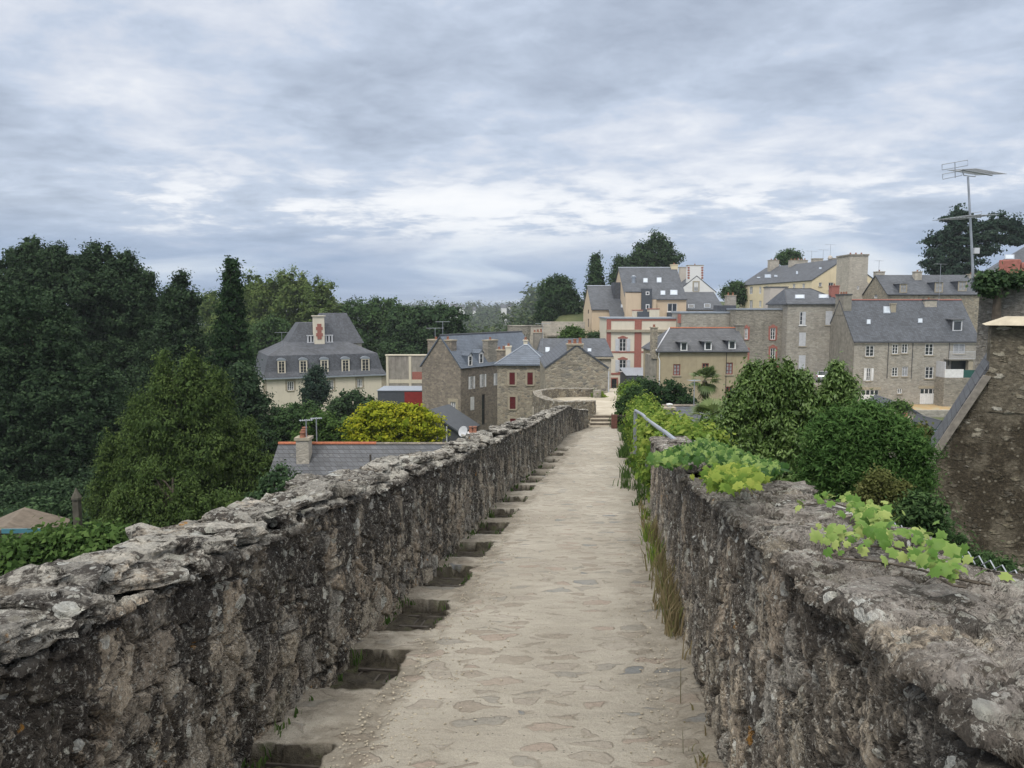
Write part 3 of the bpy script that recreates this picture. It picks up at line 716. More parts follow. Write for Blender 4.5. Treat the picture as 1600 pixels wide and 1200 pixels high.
    def chimney(s, px, y, d, mat, pots=2, cap='lintel', potmat='pot', side=None, flare=.06):
        if side is None:
            x0, zt = s.hit_y(px[0], px[1], y); x1, zb = s.hit_y(px[2], px[3], y); y0, y1 = y, y+d
        else:           # chimney at local x = side, long side along depth
            y0, zt = s.hit_x(px[0], px[1], side); y1, zb = s.hit_x(px[2], px[3], side); y0, y1 = min(y0, y1), max(y0, y1); x0, x1 = side, side+d
        x0, x1 = min(x0, x1), max(x0, x1)
        ch = MB().box(x0, y0, zb-.5, x1, y1, zt-.13).build('chimney', M[mat], s.roof if getattr(s, 'roof', None) else s.root)
        MB().box(x0-flare, y0-flare, zt-.13, x1+flare, y1+flare, zt).build('chimney_cap', M[cap], ch)
        for i in range(pots):
            f = (i+.5)/pots; a = x0+(x1-x0)*f if (x1-x0) >= (y1-y0) else (x0+x1)/2; c_ = (y0+y1)/2 if (x1-x0) >= (y1-y0) else y0+(y1-y0)*f
            hh = .26+.08*((i*37) % 3)
            MB().lathe((a, c_, zt), [(.15, 0), (.12, .08), (.10, hh-.07), (.14, hh-.05), (.13, hh)], 8).build('chimney_pot', M[potmat], ch)
        return ch
    def skylight(s, px, face='front', mat='skyglass'):
        P = [s.hit_sl(px[0], px[3], face), s.hit_sl(px[2], px[3], face), s.hit_sl(px[2], px[1], face), s.hit_sl(px[0], px[1], face)]
        n = (P[1]-P[0]).cross(P[2]-P[0]).normalized(); n = n if n.z > 0 else -n
        fo = MB().extr([p+n*.07 for p in P], -n*.09).build('skylight', M['zinc'], s.roof)
        c_ = sum(P, Vector())/4
        MB().extr([c_+(p-c_)*.80+n*.085 for p in P], -n*.012).build('pane', M[mat], fo)
    def dormer(s, px, roofmat, face='front', kind='gable', cheek='sl_dark', frame='white', mz=1, over=.18, rise=.5, mx=1, pane='glass', hood=None):
        """px: rectangle of the dormer's face, window and frame included; face: which slope it stands on"""
        p = s.hit_sl((px[0]+px[2])/2, px[3], face); a0, z0, a1, z1 = s.slope; g = (z1-z0)/(a1-a0)
        if face == 'front':
            yf = p.y-.04; xa, zt = s.hit_y(px[0], px[1], yf); xb, zb = s.hit_y(px[2], px[3], yf)
            tr = lambda u, d, z: (u, yf+d, z)
        elif face == 'left':
            xf = p.x-.04; xa, zt = s.hit_x(px[0], px[1], xf); xb, zb = s.hit_x(px[2], px[3], xf)
            tr = lambda u, d, z: (xf+d, u, z)
        else:
            xf = p.x+.04; xa, zt = s.hit_x(px[0], px[1], xf); xb, zb = s.hit_x(px[2], px[3], xf)
            tr = lambda u, d, z: (xf-d, u, z)
        xa, xb = min(xa, xb), max(xa, xb); dep = (zt-zb)/g; w = xb-xa
        B_ = lambda mb, u0, d0, c0, u1, d1, c1: mb.hexa([tr(u0, d0, c0), tr(u1, d0, c0), tr(u1, d1, c0), tr(u0, d1, c0), tr(u0, d0, c1), tr(u1, d0, c1), tr(u1, d1, c1), tr(u0, d1, c1)])
        ck = MB()
        for (u0, u1) in ((xa, xa+.08), (xb-.08, xb)):
            ck.extr([tr(u0, .05, zb-.1), tr(u0, .05, zt), tr(u0, dep+.05, zt)], Vector(tr(u1, 0, 0))-Vector(tr(u0, 0, 0)))
        B_(ck, xa, .061, zb-.1, xb, .12, zb+.02)
        dm = ck.build('dormer', M[cheek], s.root)
        fr = MB(); f = .16*w if w < 1.2 else .15
        B_(fr, xa, -.02, zb, xa+f, .05, zt); B_(fr, xb-f, -.02, zb, xb, .05, zt); B_(fr, xa+f, -.02, zt-f, xb-f, .05, zt); B_(fr, xa+f, -.02, zb, xb-f, .05, zb+f*.7)
        for i in range(mx): q = xa+w*(i+1)/(mx+1); B_(fr, q-.03, 0, zb+f*.7, q+.03, .045, zt-f)
        for i in range(mz): q = zb+(zt-zb)*(i+1)/(mz+1); B_(fr, xa+f, .005, q-.015, xb-f, .04, q+.015)
        fr.build('window_frame', M[frame], dm)
        pn = MB(); B_(pn, xa+f*.8, .046, zb+f*.5, xb-f*.8, .06, zt-f*.8); pn.build('pane', M[pane], dm)
        rf = MB(); o_ = over
        if kind == 'gable':
            hr = w*rise; xm = (xa+xb)/2; dr = (zt+hr-zb)/g
            for sx, u0 in ((-1, xa-o_*.6), (1, xb+o_*.6)):
                zz = zt-.05
                q = [tr(u0, -o_, zz), tr(xm, -o_, zt+hr), tr(xm, dr, zt+hr), tr(u0, dep, zz)]
                rf.slab([Vector(k)+Vector((0, 0, .07)) for k in q], .07)
            fg = MB(); fg.extr([tr(xa, -.01, zt), tr(xb, -.01, zt), tr(xm, -.01, zt+hr-.04)], Vector(tr(0, .05, 0))-Vector(tr(0, 0, 0))); fg.build('dormer_gable', M[hood or frame], dm)
        elif kind == 'hip':
            hr = w*rise; xm = (xa+xb)/2; dr = (zt+hr-zb)/g
            ridge0 = tr(xm, w*.35, zt+hr); ridge1 = tr(xm, dr, zt+hr)
            a_ = tr(xa-o_, -o_, zt); b_ = tr(xb+o_, -o_, zt); c_ = tr(xb+o_, dep, zt); d_ = tr(xa-o_, dep, zt)
            rf.poly([a_, b_, ridge0]); rf.poly([b_, c_, ridge1, ridge0]); rf.poly([d_, a_, ridge0, ridge1]); rf.poly([a_, b_, c_, d_])
        elif kind == 'arch':
            k = 8; xm = (xa+xb)/2; rr_ = w/2+.1
            q0 = [tr(xm-rr_*math.cos(math.pi*i/k), -.08, zt+.0+.55*rr_*math.sin(math.pi*i/k)) for i in range(k+1)]
            rf.extr(q0, Vector(tr(0, dep*.9+.1, 0))-Vector(tr(0, 0, 0)))
        else:       # flat
            rf.slab([tr(xa-o_, -o_, zt+.12), tr(xb+o_, -o_, zt+.12), tr(xb+o_, dep+.3, zt+.2), tr(xa-o_, dep+.3, zt+.2)], .1)
        rf.build('dormer_roof', M[roofmat], dm)
        return dm
def antenna(px, pyT, pyB, Y, label, w=1.0, group='television antennas on the roofs', tilt=0.3, n=6, parts=True):
    p = at(px, pyB, Y); top = at(px, pyT, Y).z; h = top-p.z
    r = empty('antenna', p, tilt, label, 'antenna', group)
    MB().tube([(0, 0, 0), (0, 0, h)], .028, 5).build('mast', M['galv'], r)
    mb = MB(); mb.tube([(-w*.6, 0, h-.05), (w*.6, 0, h-.05)], .018, 4)
    for i in range(n):
        x = -w*.5+w*i/(n-1); l = .32-.02*i; mb.tube([(x, -l, h-.05), (x, l, h-.05)], .011, 4)
    mb.build('boom', M['galv'], r)
    return r

# ---- manor with the mansard roof
B = Bld('manor_house', 'cream manor house with a tall slate mansard roof and a brick panelled chimney', 412, 600, 108, 590, 660, 14, 24)
for r in ((449, 596, 459, 610), (511, 594, 521, 609), (558, 592, 566, 605)): B.window('front', r, 2, 4, 'white', 'glass', sur=('lintel', .28), sill='lintel')
B.walls(M['cream']); H = B.H; W_ = B.W; D = B.D
B.levels(M['sl_man'], [(-.35, -.35, W_+.35, D+.35, H), (.15, .15, W_-.15, D-.15, H+.7), (.75, .75, W_-.75, D-.75, H+3.0), (4.0, 4.0, W_-4.6, D-4, H+4.75), (5.9, 5.4, W_-6.8, D-5, H+7.6)])
B.slope = (.15, H+.7, .75, H+3.0)
for i, x in enumerate((440, 474, 507, 540, 571)):
    y0 = 563.5-.7*i; B.dormer((x-6.5, y0, x+6.5, y0+20), 'zinc', kind='arch', frame='cream', mz=3, mx=1, cheek='sl_man')
MB().box(-.42, -.45, H-.28, W_+.42, -.3, H-.06).build('cornice', M['zinc'], B.root)
x0, _z = B.hit_y(508, 540, 8.0); x1, _ = B.hit_y(578, 540, 8.0)
hb = B.H
B2r = MB()
xa, za = B.hit_y(500, 489, 10.5); xb, _ = B.hit_y(541, 489, 10.5); xc, zc_ = B.hit_y(569, 536, 7.5)
for q in ([(xa-3.2, 7.5, zc_), (xc, 7.5, zc_), (xb, 10.3, za), (xa, 10.3, za)], [(xc, 7.5, zc_), (xc, 14.5, zc_), (xb, 11.3, za), (xb, 10.3, za)], [(xc, 14.5, zc_), (xa-3.2, 14.5, zc_), (xa, 11.3, za), (xb, 11.3, za)], [(xa-3.2, 14.5, zc_), (xa-3.2, 7.5, zc_), (xa, 10.3, za), (xa, 11.3, za)], [(xa, 10.3, za), (xb, 10.3, za), (xb, 11.3, za), (xa, 11.3, za)]): B2r.poly(q)
B2r.build('pavilion_roof', M['sl_man'], B.root)
MB().box(xa-3, 7.9, H-1, xc-.3, 14.2, zc_-.02).build('pavilion_wall', M['cream'], B.root)
ch = B.chimney((490.5, 493, 507.5, 534), 3.4, 1.3, 'cream', 0, 'cream', flare=.16)
x0, z1_ = B.hit_y(493.5, 506, 3.4); x1, z0_ = B.hit_y(504.5, 530, 3.4)
mb = MB()
for k in range(5):
    a_ = .0 if k % 2 else .18; zz = z0_+(z1_-z0_)*k/5; mb.box(x0+a_, 3.33, zz+.002, x1-a_, 3.42, zz+(z1_-z0_)/5)
mb.build('brick_panel', M['brickred'], ch)
mb = MB(); x0, zt = B.hit_y(481, 525, 3.9); x1, zb_ = B.hit_y(519, 534, 3.9)
for k in range(9):
    if 3 <= k <= 5: continue
    mb.box(x0+(x1-x0)*k/8-.1, 3.85, zb_, x0+(x1-x0)*k/8+.1, 4.0, zt)
mb.box(x0-.15, 3.75, zb_-.25, x1+.15, 4.05, zb_); mb.box(x0-.15, 3.8, zt, x1+.15, 4.3, zt+.12); mb.build('roof_vent', M['palegrey'], B.roof)
for a_, b_, c_, d_ in ((596, 603, 585, 650), (410, 416, 590, 650)):
    x0, zt = B.hit_y(a_, c_, 0); x1, _ = B.hit_y(b_, c_, 0); MB().box(x0, -.05, 0, x1, .0, B.H-.3).build('corner_quoin', M['lintel'], B.root)

# ---- wall and annexes next to it
B = Bld('garden_wall', 'tall stained concrete wall with bare vertical bands beside the cream manor', 603, 668, 100, 556, 640, .6, 0, 'wall')
B.walls(M['concrete']); MB().box(-.1, -.1, B.H, B.W+.1, .7, B.H+.16).build('coping', M['ivory'], B.root)
for a_, c_ in ((603, 608), (638.5, 643.5)): B.block('pilaster', 'ivory', (a_, 557, c_, 640), -.08, -.0, z0=0)
x0, z0_ = B.hit_y(608, 596, 0); MB().box(x0+.02, -.06, z0_-.25, B.W, -.003, z0_+.25).build('string_band', M['ivory'], B.root)
for r in ((644, 581, 660, 595), (609, 565, 625, 595), (609, 600, 637, 610)): B.block('stained_panel', 'brickred' if r[0] == 644 else 'concrete', r, -.03, -.004)
B = Bld('shop_annex', 'low flat roofed annex with charcoal and red fascia boards behind the yellow tree', 590, 662, 88, 611, 640, 5, 0, 'shop')
B.walls(M['charcoal']); MB().box(-.1, -.1, B.H, B.W+.1, 5.1, B.H+.08).build('roof', M['zinc'], B.root)
B.block('red_fascia', 'redpanel', (632, 612.5, 661, 640), -.12, -.003, z0=0)

# ---- brown rubble house, gable towards the walk
B = Bld('stone_house', 'brown rubble house with white shutters, slate roof and a broad gable chimney', 659, 719.5, 82.5, 570, 700, 15, -35)
B.window('front', (704, 628, 712, 645), 1, 0, 'white', 'curtain', sur=('lintel', .35))
for r, sh in (((734.5, 588, 739, 608), 'lr'), ((752, 584.5, 756.5, 605), 'lr'), ((773.5, 583, 777.5, 602), 'lr')): B.window('right', r, 1, 2, 'white', 'glass', shut=sh, sill=None, scol='white')
B.window('right', (735, 620, 741, 641), 0, 0, 'white', 'glass', shut='ab', sill=None)
B.window('right', (726.5, 659, 730.5, 678), 0, 1, 'white', 'curtain', sill=None, name='door')
B.window('right', (753, 616, 758, 664), 0, 1, 'iron', 'glass', sill=None, name='door')
rh = 3.1
B.walls(M['st_left'], 'y', rh); B.roof_gable(M['sl_blue'], rh, 'y', ridge=M['gutter'])
B.chimney((668, 530, 705, 560), .03, .9, 'st_left', 2)
B.chimney((754, 531, 769, 566), 0, .75, 'st_grey', 1, side=B.W-.8)
for r in ((732, 556, 738, 571), (749, 552, 755, 567)): B.dormer(r, 'sl_blue', 'right', 'gable', mz=1, mx=0, cheek='sl_blue', over=.1)

# ---- shed, dish, small chimney in front of it
B = Bld('lean_to_shed', 'black roofed lean-to shed with a dark opening at the foot of the brown house', 676, 721, 70, 672, 700, 4, -20, 'shed')
B.walls(M['gutter']); Wd = B.W
MB().slab([(-.3, -.4, B.H+1.9), (Wd+.1, -.4, B.H), (Wd+.1, 4.3, B.H), (-.3, 4.3, B.H+1.9)], .14).build('roof', M['charcoal'], B.root)
MB().extr([(0, -.01, B.H-.1), (Wd, -.01, B.H-.1), (0, -.01, B.H+1.8)], (0, .1, 0)).build('gable_board', M['gutter'], B.root)
MB().tube([(Wd*.55, -.35, 0), (Wd*.55, -.35, B.H+.5)], .05, 6).build('downpipe', M['palegrey'], B.root)
p = at(725, 690, 60); r = empty('satellite_dish', p, 0, 'pale round satellite dish on a short pole beside the lean-to shed', 'satellite dish')
MB().tube([(0, 0, -3), (0, 0, .75)], .03, 6).build('pole', M['galv'], r)
d = MB(); d.lathe((0, 0, 0), [(.04, 0), (.24, .03), (.42, .11), (.44, .13), (.42, .125), (.2, .05), (.03, .03)], 18); do = d.build('dish', M['palegrey'], r, smooth=True); do.location = (0, -.1, .8); do.rotation_euler = (R(70), 0, R(-35))
MB().tube([(.1, -.1, .5), (.25, -.55, .75)], .015, 4).build('feed_arm', M['iron'], r)
def lone_chimney(px0, px1, pyT, pyB, Y, mat, label, pots=1, cap='lintel', d=.8, dz=2.0):
    a = at(px0, pyT, Y); c_ = at(px1, pyB, Y); r = empty('chimney_stack', (a.x, Y, c_.z), 0, label, 'chimney'); w = c_.x-a.x; h = a.z-c_.z
    MB().box(0, 0, -dz, w, d, h-.12).build('stack', M[mat], r); MB().box(-.07, -.07, h-.12, w+.07, d+.07, h).build('cap', M[cap], r)
    for i in range(pots): MB().lathe((w*(i+.5)/pots, d/2, h), [(.15, 0), (.12, .08), (.10, .3), (.14, .32), (.13, .38)], 8).build('chimney_pot', M['pot'], r)
    return r
lone_chimney(732, 745, 677, 692, 46, 'st_left', 'small chimney with a white capping slab behind the left parapet', 2, 'white', .6, 9)

# ---- middle house with the hipped slate roof
B = Bld('stone_house', 'golden rubble house with dark red shuttered windows under a hipped blue slate roof', 777, 853, 72, 571, 700, 8, -4)
for r in ((796, 582, 804.5, 601), (824, 582, 832.5, 601), (796.5, 620, 805.5, 639), (797, 654, 805.5, 673)):
    B.window('front', r, 1, 2, 'redpaint', 'glass', shut='ab', scol='redpaint', sur=('lintel', .20), fw=.05)
B.walls(M['st_mid']); B.roof_hip(M['sl_blue'], B.rh_at(825, 541, 4), 2.3, 1.9, hipw=M['zinc'])
B.chimney((776, 546, 790, 566), 6.8, .8, 'st_left', 2); B.chimney((790, 541, 798, 563), 6.5, 1.0, 'ivory', 1, 'ivory'); B.chimney((818, 531, 824, 543), 4.5, .5, 'ivory', 1, 'ivory')
MB().tube([(B.W-.25, -.08, 0), (B.W-.25, -.08, B.H)], .06, 6).build('downpipe', M['palegrey'], B.root)

# ---- gable of rubble stone by the terrace
B = Bld('stone_house', 'rubble gable house with a stepped chimney standing against the terrace', 852, 950, 58, 576, 640, 11, 0)
rh = 35*58/1200.; B.walls(M['st_mid'], 'y', rh); B.roof_gable(M['sl_dark'], rh, 'y', ov=.1, og=.05)
B.chimney((886.5, 537, 911, 560), -.03, .8, 'st_mid', 3)
MB().tube([(B.W+.05, -.05, 0), (B.W+.05, -.05, B.H-.2)], .05, 6).build('downpipe', M['palegrey'], B.root)

# ---- long slate roof behind
B = Bld('slate_roofed_house', 'long low house under a dark slate roof with two skylights behind the rubble gable', 842, 955, 95, 558, 620, 9, 0)
B.walls(M['st_far'], None); B.roof_hip(M['sl_dark'], B.rh_at(900, 530, 4.5), .4, .2)
B.skylight((852, 543, 859, 551)); B.skylight((918, 545, 924, 550))
MB().box(-.3, -.32, B.H-.2, B.W+.3, -.2, B.H+.02).build('cornice', M['lintel'], B.root)
B.chimney((833, 519, 848, 545), 5.5, 1.0, 'greyrend', 3)
B = Bld('slate_roofed_house', 'small house with a peaked pale slate roof glimpsed between the two stone houses', 762, 812, 92, 563, 620, 8, 0)
B.walls(M['ivory'], 'y', 1.8); B.roof_gable(M['sl_blue'], B.rh_at(793, 538, 0), 'y', og=.2); B.skylight((797, 549, 801, 553), 'right')

# ---- medieval tower and town wall
c0 = at(811, 512, 122); rad = 17.5*122/1200; zt = at(811, 508.5, 122).z; zb = -14
r = empty('round_tower', (c0.x, 122, zb), 0, 'round medieval stone tower with a ring of machicolation corbels below its top', 'tower')
h = zt-zb; MB().lathe((0, 0, 0), [(rad*.94, 0), (rad*.90, h-2.0)], 32).build('shaft', M['st_far'], r, smooth=False)
MB().lathe((0, 0, 0), [(rad*1.03, h-1.35), (rad*1.03, h-.1), (rad*1.06, h-.1), (rad*1.06, h)], 32).build('parapet', M['st_grey'], r)
mb = MB()
for k in range(26):
    a = 2*math.pi*k/26; ca, sa = math.cos(a), math.sin(a); q = []
    for z, r0, r1 in ((h-2.1, rad*.88, rad*.93), (h-1.32, rad*.88, rad*1.03)):
        for rr_, w in ((r0, -.13), (r1, -.13), (r1, .13), (r0, .13)): q.append((rr_*ca-w*sa, rr_*sa+w*ca, z))
    mb.hexa(q)
mb.build('corbel_ring', M['st_far'], r)
for a, z in ((-1.9, h-4.2), (-1.35, h-5.0)): MB().box(rad*.90*math.cos(a)-.13, rad*.93*math.sin(a), z, rad*.9*math.cos(a)+.13, rad*.93*math.sin(a)+.5, z+.9).build('arrow_slit', M['glass'], r)
B = Bld('town_wall', 'pale weathered town wall with ledges between the tower and the apricot building', 828, 913, 126, 510, 560, 2.5, 0, 'wall')
B.walls(M['st_far']); MB().box(0, -.1, B.H, 20*126/1200, .5, B.H+.2).build('coping', M['st_grey'], B.root)
B.block('upper_wall', 'st_far', (847, 503, 914, 524), .3, 2.4); B.block('ledge', 'st_grey', (855, 524, 914, 526), -.5, .3); B.block('buttress', 'st_far', (843, 517, 850, 545), -1.2, 0)
lone_chimney(838, 846, 529, 545, 110, 'greyrend', 'grey rendered chimney stack with terracotta pots in front of the town wall', 2, d=.7, dz=5) if False else None

# ---- apricot apartment complex
B = Bld('apartment_building', 'apricot apartment building with steep slate roofs, skylights and a slate clad bay', 978, 1072.5, 122, 468, 540, 17, 0, 'building')
B.window('front', (1043, 474, 1058, 487), 1, 0, 'white', 'glass', sill='white')
rh = B.rh_at(1010, 419.5, 8.5); B.walls(M['orange_r'], 'x', rh); B.roof_gable(M['sl_dark'], rh, 'x', ov=.15, ridge=M['zinc'])
for r in ((1005, 435, 1012, 442), (1026, 434, 1033.5, 442), (1032, 454.5, 1039.5, 461.5), (1047, 453.5, 1058.5, 461.5), (987, 449.5, 997, 454)): B.skylight(r)
B.chimney((1049, 413, 1059, 430), 8, 1.0, 'yellow_r', 1, 'yellow_r')
MB().lathe((*B.hit_y(990, 436, 4)[:1], 4, B.hit_y(990, 436, 4)[1]), [(.3, -1.0), (.3, .2), (.42, .2), (.42, .45), (.1, .6)], 10).build('roof_cowl', M['zinc'], B.roof)
x0, _z = B.hit_y(978, 456, -1.2); x1, zt = B.hit_y(1002, 456, -1.2); MB().box(x0, -1.2, 0, x1, -.003, zt).build('projecting_bay', M['orange_r'], B.root)
MB().slab([(x0-.1, -1.35, zt+.02), (x1+.1, -1.35, zt+.02), (x1+.1, .9, zt+.9+.5), (x0-.1, .9, zt+1.4)], .12).build('bay_roof', M['sl_dark'], B.root)
x0, _z = B.hit_y(1002.5, 451, -1.4); x1, zt = B.hit_y(1019, 451, -1.4); bay = MB().box(x0, -1.4, 2, x1, 2.2, zt).build('slate_bay', M['charcoal'], B.root)
for r in ((1009, 455.5, 1014.5, 461), (1009, 475.5, 1014.5, 483)):
    a_, z1_ = B.hit_y(r[0], r[1], -1.4); c_, z0_ = B.hit_y(r[2], r[3], -1.4); MB().box(a_, -1.46, z0_, c_, -1.402, z1_).build('window', M['white'], bay); MB().box(a_+.12, -1.475, z0_+.12, c_-.12, -1.462, z1_-.12).build('pane', M['glass'], bay)
for r in ((1019, 468, 1025, 500),): B.block('return_wall', 'orange_r', r, -.9, -.003, z0=0)
# planter on the balcony
a_, z1_ = B.hit_y(1043, 488, -.6); c_, z0_ = B.hit_y(1058, 497, -.6); MB().box(a_, -.6, z0_, c_, -.01, z1_).build('balcony', M['charcoal'], B.root)
B = Bld('apartment_building', 'apricot side wing with a pale gable at the left end of the complex', 925, 983, 125, 484, 531, 15, 0, 'building')
for r in ((918.5, 476, 920, 490), (918.5, 498, 920, 511), (918.5, 520, 920, 530)): B.window('left', r, 0, 0, 'charcoal', 'glass', sill=None)
rh = B.rh_at(930, 448, 7.5); B.walls(M['orange_r'], 'x', rh); B.roof_gable(M['sl_dark'], rh, 'x', ov=.15, ridge=M['zinc'])
mb = MB(); mb.poly([(-.02, 0.002, 0), (-.02, B.D, 0), (-.02, B.D, B.H), (-.02, B.D/2, B.H+rh), (-.02, 0.002, B.H)]); 
B.skylight((970, 476, 975, 481)); B.dormer((964, 456, 973, 465), 'sl_dark', kind='flat', cheek='sl_dark', frame='charcoal', mx=0, mz=0)
B.block('slate_turret', 'sl_dark', (959, 441, 975, 468), 3.2, 6.5)
x0, zt = B.hit_y(953, 485, -2); x1, z0_ = B.hit_y(986, 499, -2.2); MB().slab([(x0, -3.2, z0_), (x1, -3.2, z0_), (x1, -.01, zt+.3), (x0, -.01, zt+.3)], .12).build('porch_roof', M['sl_dark'], B.root)
MB().box(x0+.2, -3, 0, x1-.2, -.02, z0_-.1).build('porch_wall', M['orange_r'], B.root)
B = Bld('apartment_building', 'low apricot wing with two dark skylights at the right end of the complex', 1073, 1131, 124, 484.5, 530, 14, 0, 'building')
rh = B.rh_at(1090, 457.5, 7); B.walls(M['orange_r'], 'x', rh); B.roof_gable(M['sl_dark'], rh, 'x', ov=.15)
B.skylight((1075, 476, 1085, 482), mat='glass'); B.skylight((1100, 475, 1110, 481.5), mat='glass')

# ---- white gable house on the hill
B = Bld('white_house', 'white gable house with a wide brick edged chimney on the hill behind the apricot building', 1058, 1118, 150, 456, 500, 12, 3)
B.window('front', (1084, 441, 1091, 455), 1, 1, 'palegrey', 'curtain', sur=('lintel', .25), cut=False)
rh = 24*150/1200.; B.walls(M['whiter'], 'y', rh); B.roof_gable(M['sl_dark'], rh, 'y', og=.05)
B.chimney((1075, 414, 1098.5, 445), -.02, 1.2, 'whiter', 1, 'lintel'); B.chimney((1063, 417, 1075, 438), 6, 1.2, 'pinkgrey', 0)
mb = MB()
for a_, c_ in ((1074.6, 1077.5), (1096, 1098.9)):
    for k in range(5):
        x0, z1_ = B.hit_y(a_, 417+k*4, -.1); x1, z0_ = B.hit_y(c_, 419.5+k*4, -.1); mb.box(x0, -.1, z0_, x1, -.025, z1_)
mb.build('brick_quoins', M['brickred'], B.root)

# ---- cream facade with red brick bands
B = Bld('town_house', 'cream town house with red brick pilasters, bands and arched shuttered windows', 948, 1064, 110, 498, 612, 9, 0)
for r in ((967.5, 529, 978.5, 549), (967.5, 562, 978.5, 581)): B.window('front', r, 1, 2, 'white', 'glass', shut='lr', scol='palegrey', sur=('brickred', .2), arch=True, sill='brickred')
B.window('front', (955.5, 592, 963.5, 610), 1, 1, 'iron', 'glass', sur=('brickred', .2), sill=None, name='door')
B.window('front', (971, 593, 977.5, 607), 1, 0, 'white', 'curtain', sill=None)
B.walls(M['cream'])
MB().box(-.15, -.15, B.H, B.W+.15, B.D+.1, B.H+.18).build('roof', M['zinc'], B.root)
for a_, c_ in ((948, 953.5), (992, 1001), (1059, 1064)): B.block('pilaster', 'brickred', (a_, 498.5, c_, 612), -.1, -.003, z0=.02)
x0 = .5
for y_, hh in ((550, .22), (584, .26)): zz = B.hit_y(970, y_, 0)[1]; MB().box(0.02, -.07, zz-hh/2, B.W-.02, -.004, zz+hh/2).build('brick_band', M['brickred'], B.root)
zz = B.hit_y(970, 499.5, 0)[1]; MB().box(.02, -.075, zz-.15, B.W-.02, -.004, zz+.12).build('brick_band', M['brickred'], B.root)
zz = B.hit_y(970, 517, 0)[1]; MB().box(-.1, -.3, zz-.18, B.W+.1, -.005, zz+.18).build('cornice', M['lintel'], B.root)
B.chimney((1015, 482, 1030, 500), 5, 2, 'ivory', 0, 'brickred'); B.chimney((990, 484, 1004, 500), 6, 1.4, 'ivory', 0, 'brickred')
B.block('roof_light_housing', 'charcoal', (997, 487, 1014, 500), 5.2, 7.5)
B = Bld('lean_to_shed', 'blue grey sheet clad lean-to at the foot of the cream and brick facade', 979, 1030, 100, 587, 640, 6, 0, 'shed')
B.walls(M['charcoal']); MB().slab([(-.1, -.1, B.H+.05), (B.W+.1, -.1, B.H+.05), (B.W+.1, 6, B.H+.6), (-.1, 6, B.H+.6)], .08).build('roof', M['zinc'], B.root)

# ---- tan rendered house
B = Bld('tan_house', 'tan rendered house with red window frames and three small roof dormers behind the palm', 1027, 1168, 80, 550, 668, 7, 2)
for r, pn in (((1052, 569, 1063, 586.5), 'curtain'), ((1097, 567.5, 1107.5, 584), 'glass'), ((1134, 566.5, 1145, 585), 'curtain'), ((1134, 604, 1145, 621.5), 'glass'), ((1098, 604, 1108.5, 622), 'glass')):
    B.window('front', r, 1, 2, 'redframe', pn, fw=.09)
rh = B.rh_at(1100, 514.5, 3.5); B.walls(M['tanr'])
H = B.H+.02; B.levels(M['sl_old'], [(-.2, -.2, B.W+.1, B.D+.2, H+.1), (2.1, B.D/2-.03, B.W+.02, B.D/2+.03, H+rh+.1)])
MB().tube([(-.2, -.2, H+.14), (2.1, B.D/2, H+rh+.14)], .07, 5).build('hip_flashing', M['palegrey'], B.roof)
MB().tube([(2.1, B.D/2, H+rh+.13), (B.W, B.D/2, H+rh+.13)], .09, 5).build('ridge_tiles', M['tile'], B.roof)
MB().tube([(-.2, -.28, H), (B.W+.1, -.28, H)], .08, 6).build('gutter', M['gutter'], B.root)
for r in ((1063.5, 534.5, 1074, 548), (1101, 533.5, 1112, 547), (1138.5, 532, 1149.5, 545.5)): B.dormer(r, 'sl_old', kind='hip', mx=0, mz=0, cheek='sl_dark', rise=.35, over=.25)
B.chimney((1019, 511, 1027, 553), -.05, .9, 'st_mid', 1, 'lintel'); B.chimney((1151, 507, 1163, 524), 3, 1.0, 'greyrend', 0, 'greyrend')
MB().tube([(.25, -.1, 0), (.25, -.1, B.H-.9), (.1, -.1, B.H-.5), (.1, -.3, B.H-.1)], .06, 6).build('downpipe', M['white'], B.root)
x0, _ = B.hit_y(1136.5, 560, 0); MB().tube([(x0-.1, -.04, 3.2), (x0-.1, -.04, B.H)], .035, 5).build('cable', M['iron'], B.root)
MB().box(-.75, .1, 0, -.005, 2.4, B.H-.3).build('side_wall', M['greyrend'], B.root)

# ---- rubble boundary building between the cream and grey houses
B = Bld('stone_building', 'long brown rubble wall building with a flat coping and a red brick pier', 1064, 1149, 107, 489.5, 600, 6, 0, 'building')
B.walls(M['st_warm']); MB().box(-.1, -.1, B.H, B.W, 6.1, B.H+.25).build('coping', M['zinc'], B.root)
B.block('brick_pier', 'brickred', (1143, 485, 1149.5, 512), -.2, -.003); B.block('brick_pier', 'brickred', (1060.5, 491, 1064, 505), -.15, .6)
B.block('upper_roof', 'sl_dark', (1125, 477, 1150, 489), 1.5, 5)
lone_chimney(1136, 1150, 461, 480, 114, 'st_warm', 'square stone chimney stack with red rubble at its foot before the yellow building', 2, d=1.2, dz=4)
B = Bld('stone_building', 'dark grey stone building with a flat top and brick edged white windows', 1150, 1229, 104, 484, 610, 9, 0, 'building')
for r in ((1163.5, 513, 1168.5, 530), (1203.5, 512.5, 1211.5, 530.5), (1203.5, 544, 1211.5, 562), (1162, 546, 1168, 564)): B.window('front', r, 1, 2, 'white', 'glass', sur=('brickred', .24), arch=True, sill='brickred')
B.window('front', (1170, 578, 1177, 590), 1, 0, 'white', 'curtain'); B.window('front', (1205, 580, 1213, 592), 1, 0, 'white', 'curtain')
B.walls(M['st_grey']); MB().box(-.1, -.12, B.H, B.W+.1, 9.1, B.H+.2).build('coping', M['zinc'], B.root)
zz = B.hit_y(1190, 573, 0)[1]; MB().box(2, -.06, zz-.12, B.W, -.003, zz+.12).build('brick_band', M['brickred'], B.root)
MB().box(B.W-.02, -.12, 0, B.W+.36, .3, B.H+.2).build('pale_quoin', M['palegrey'], B.root)
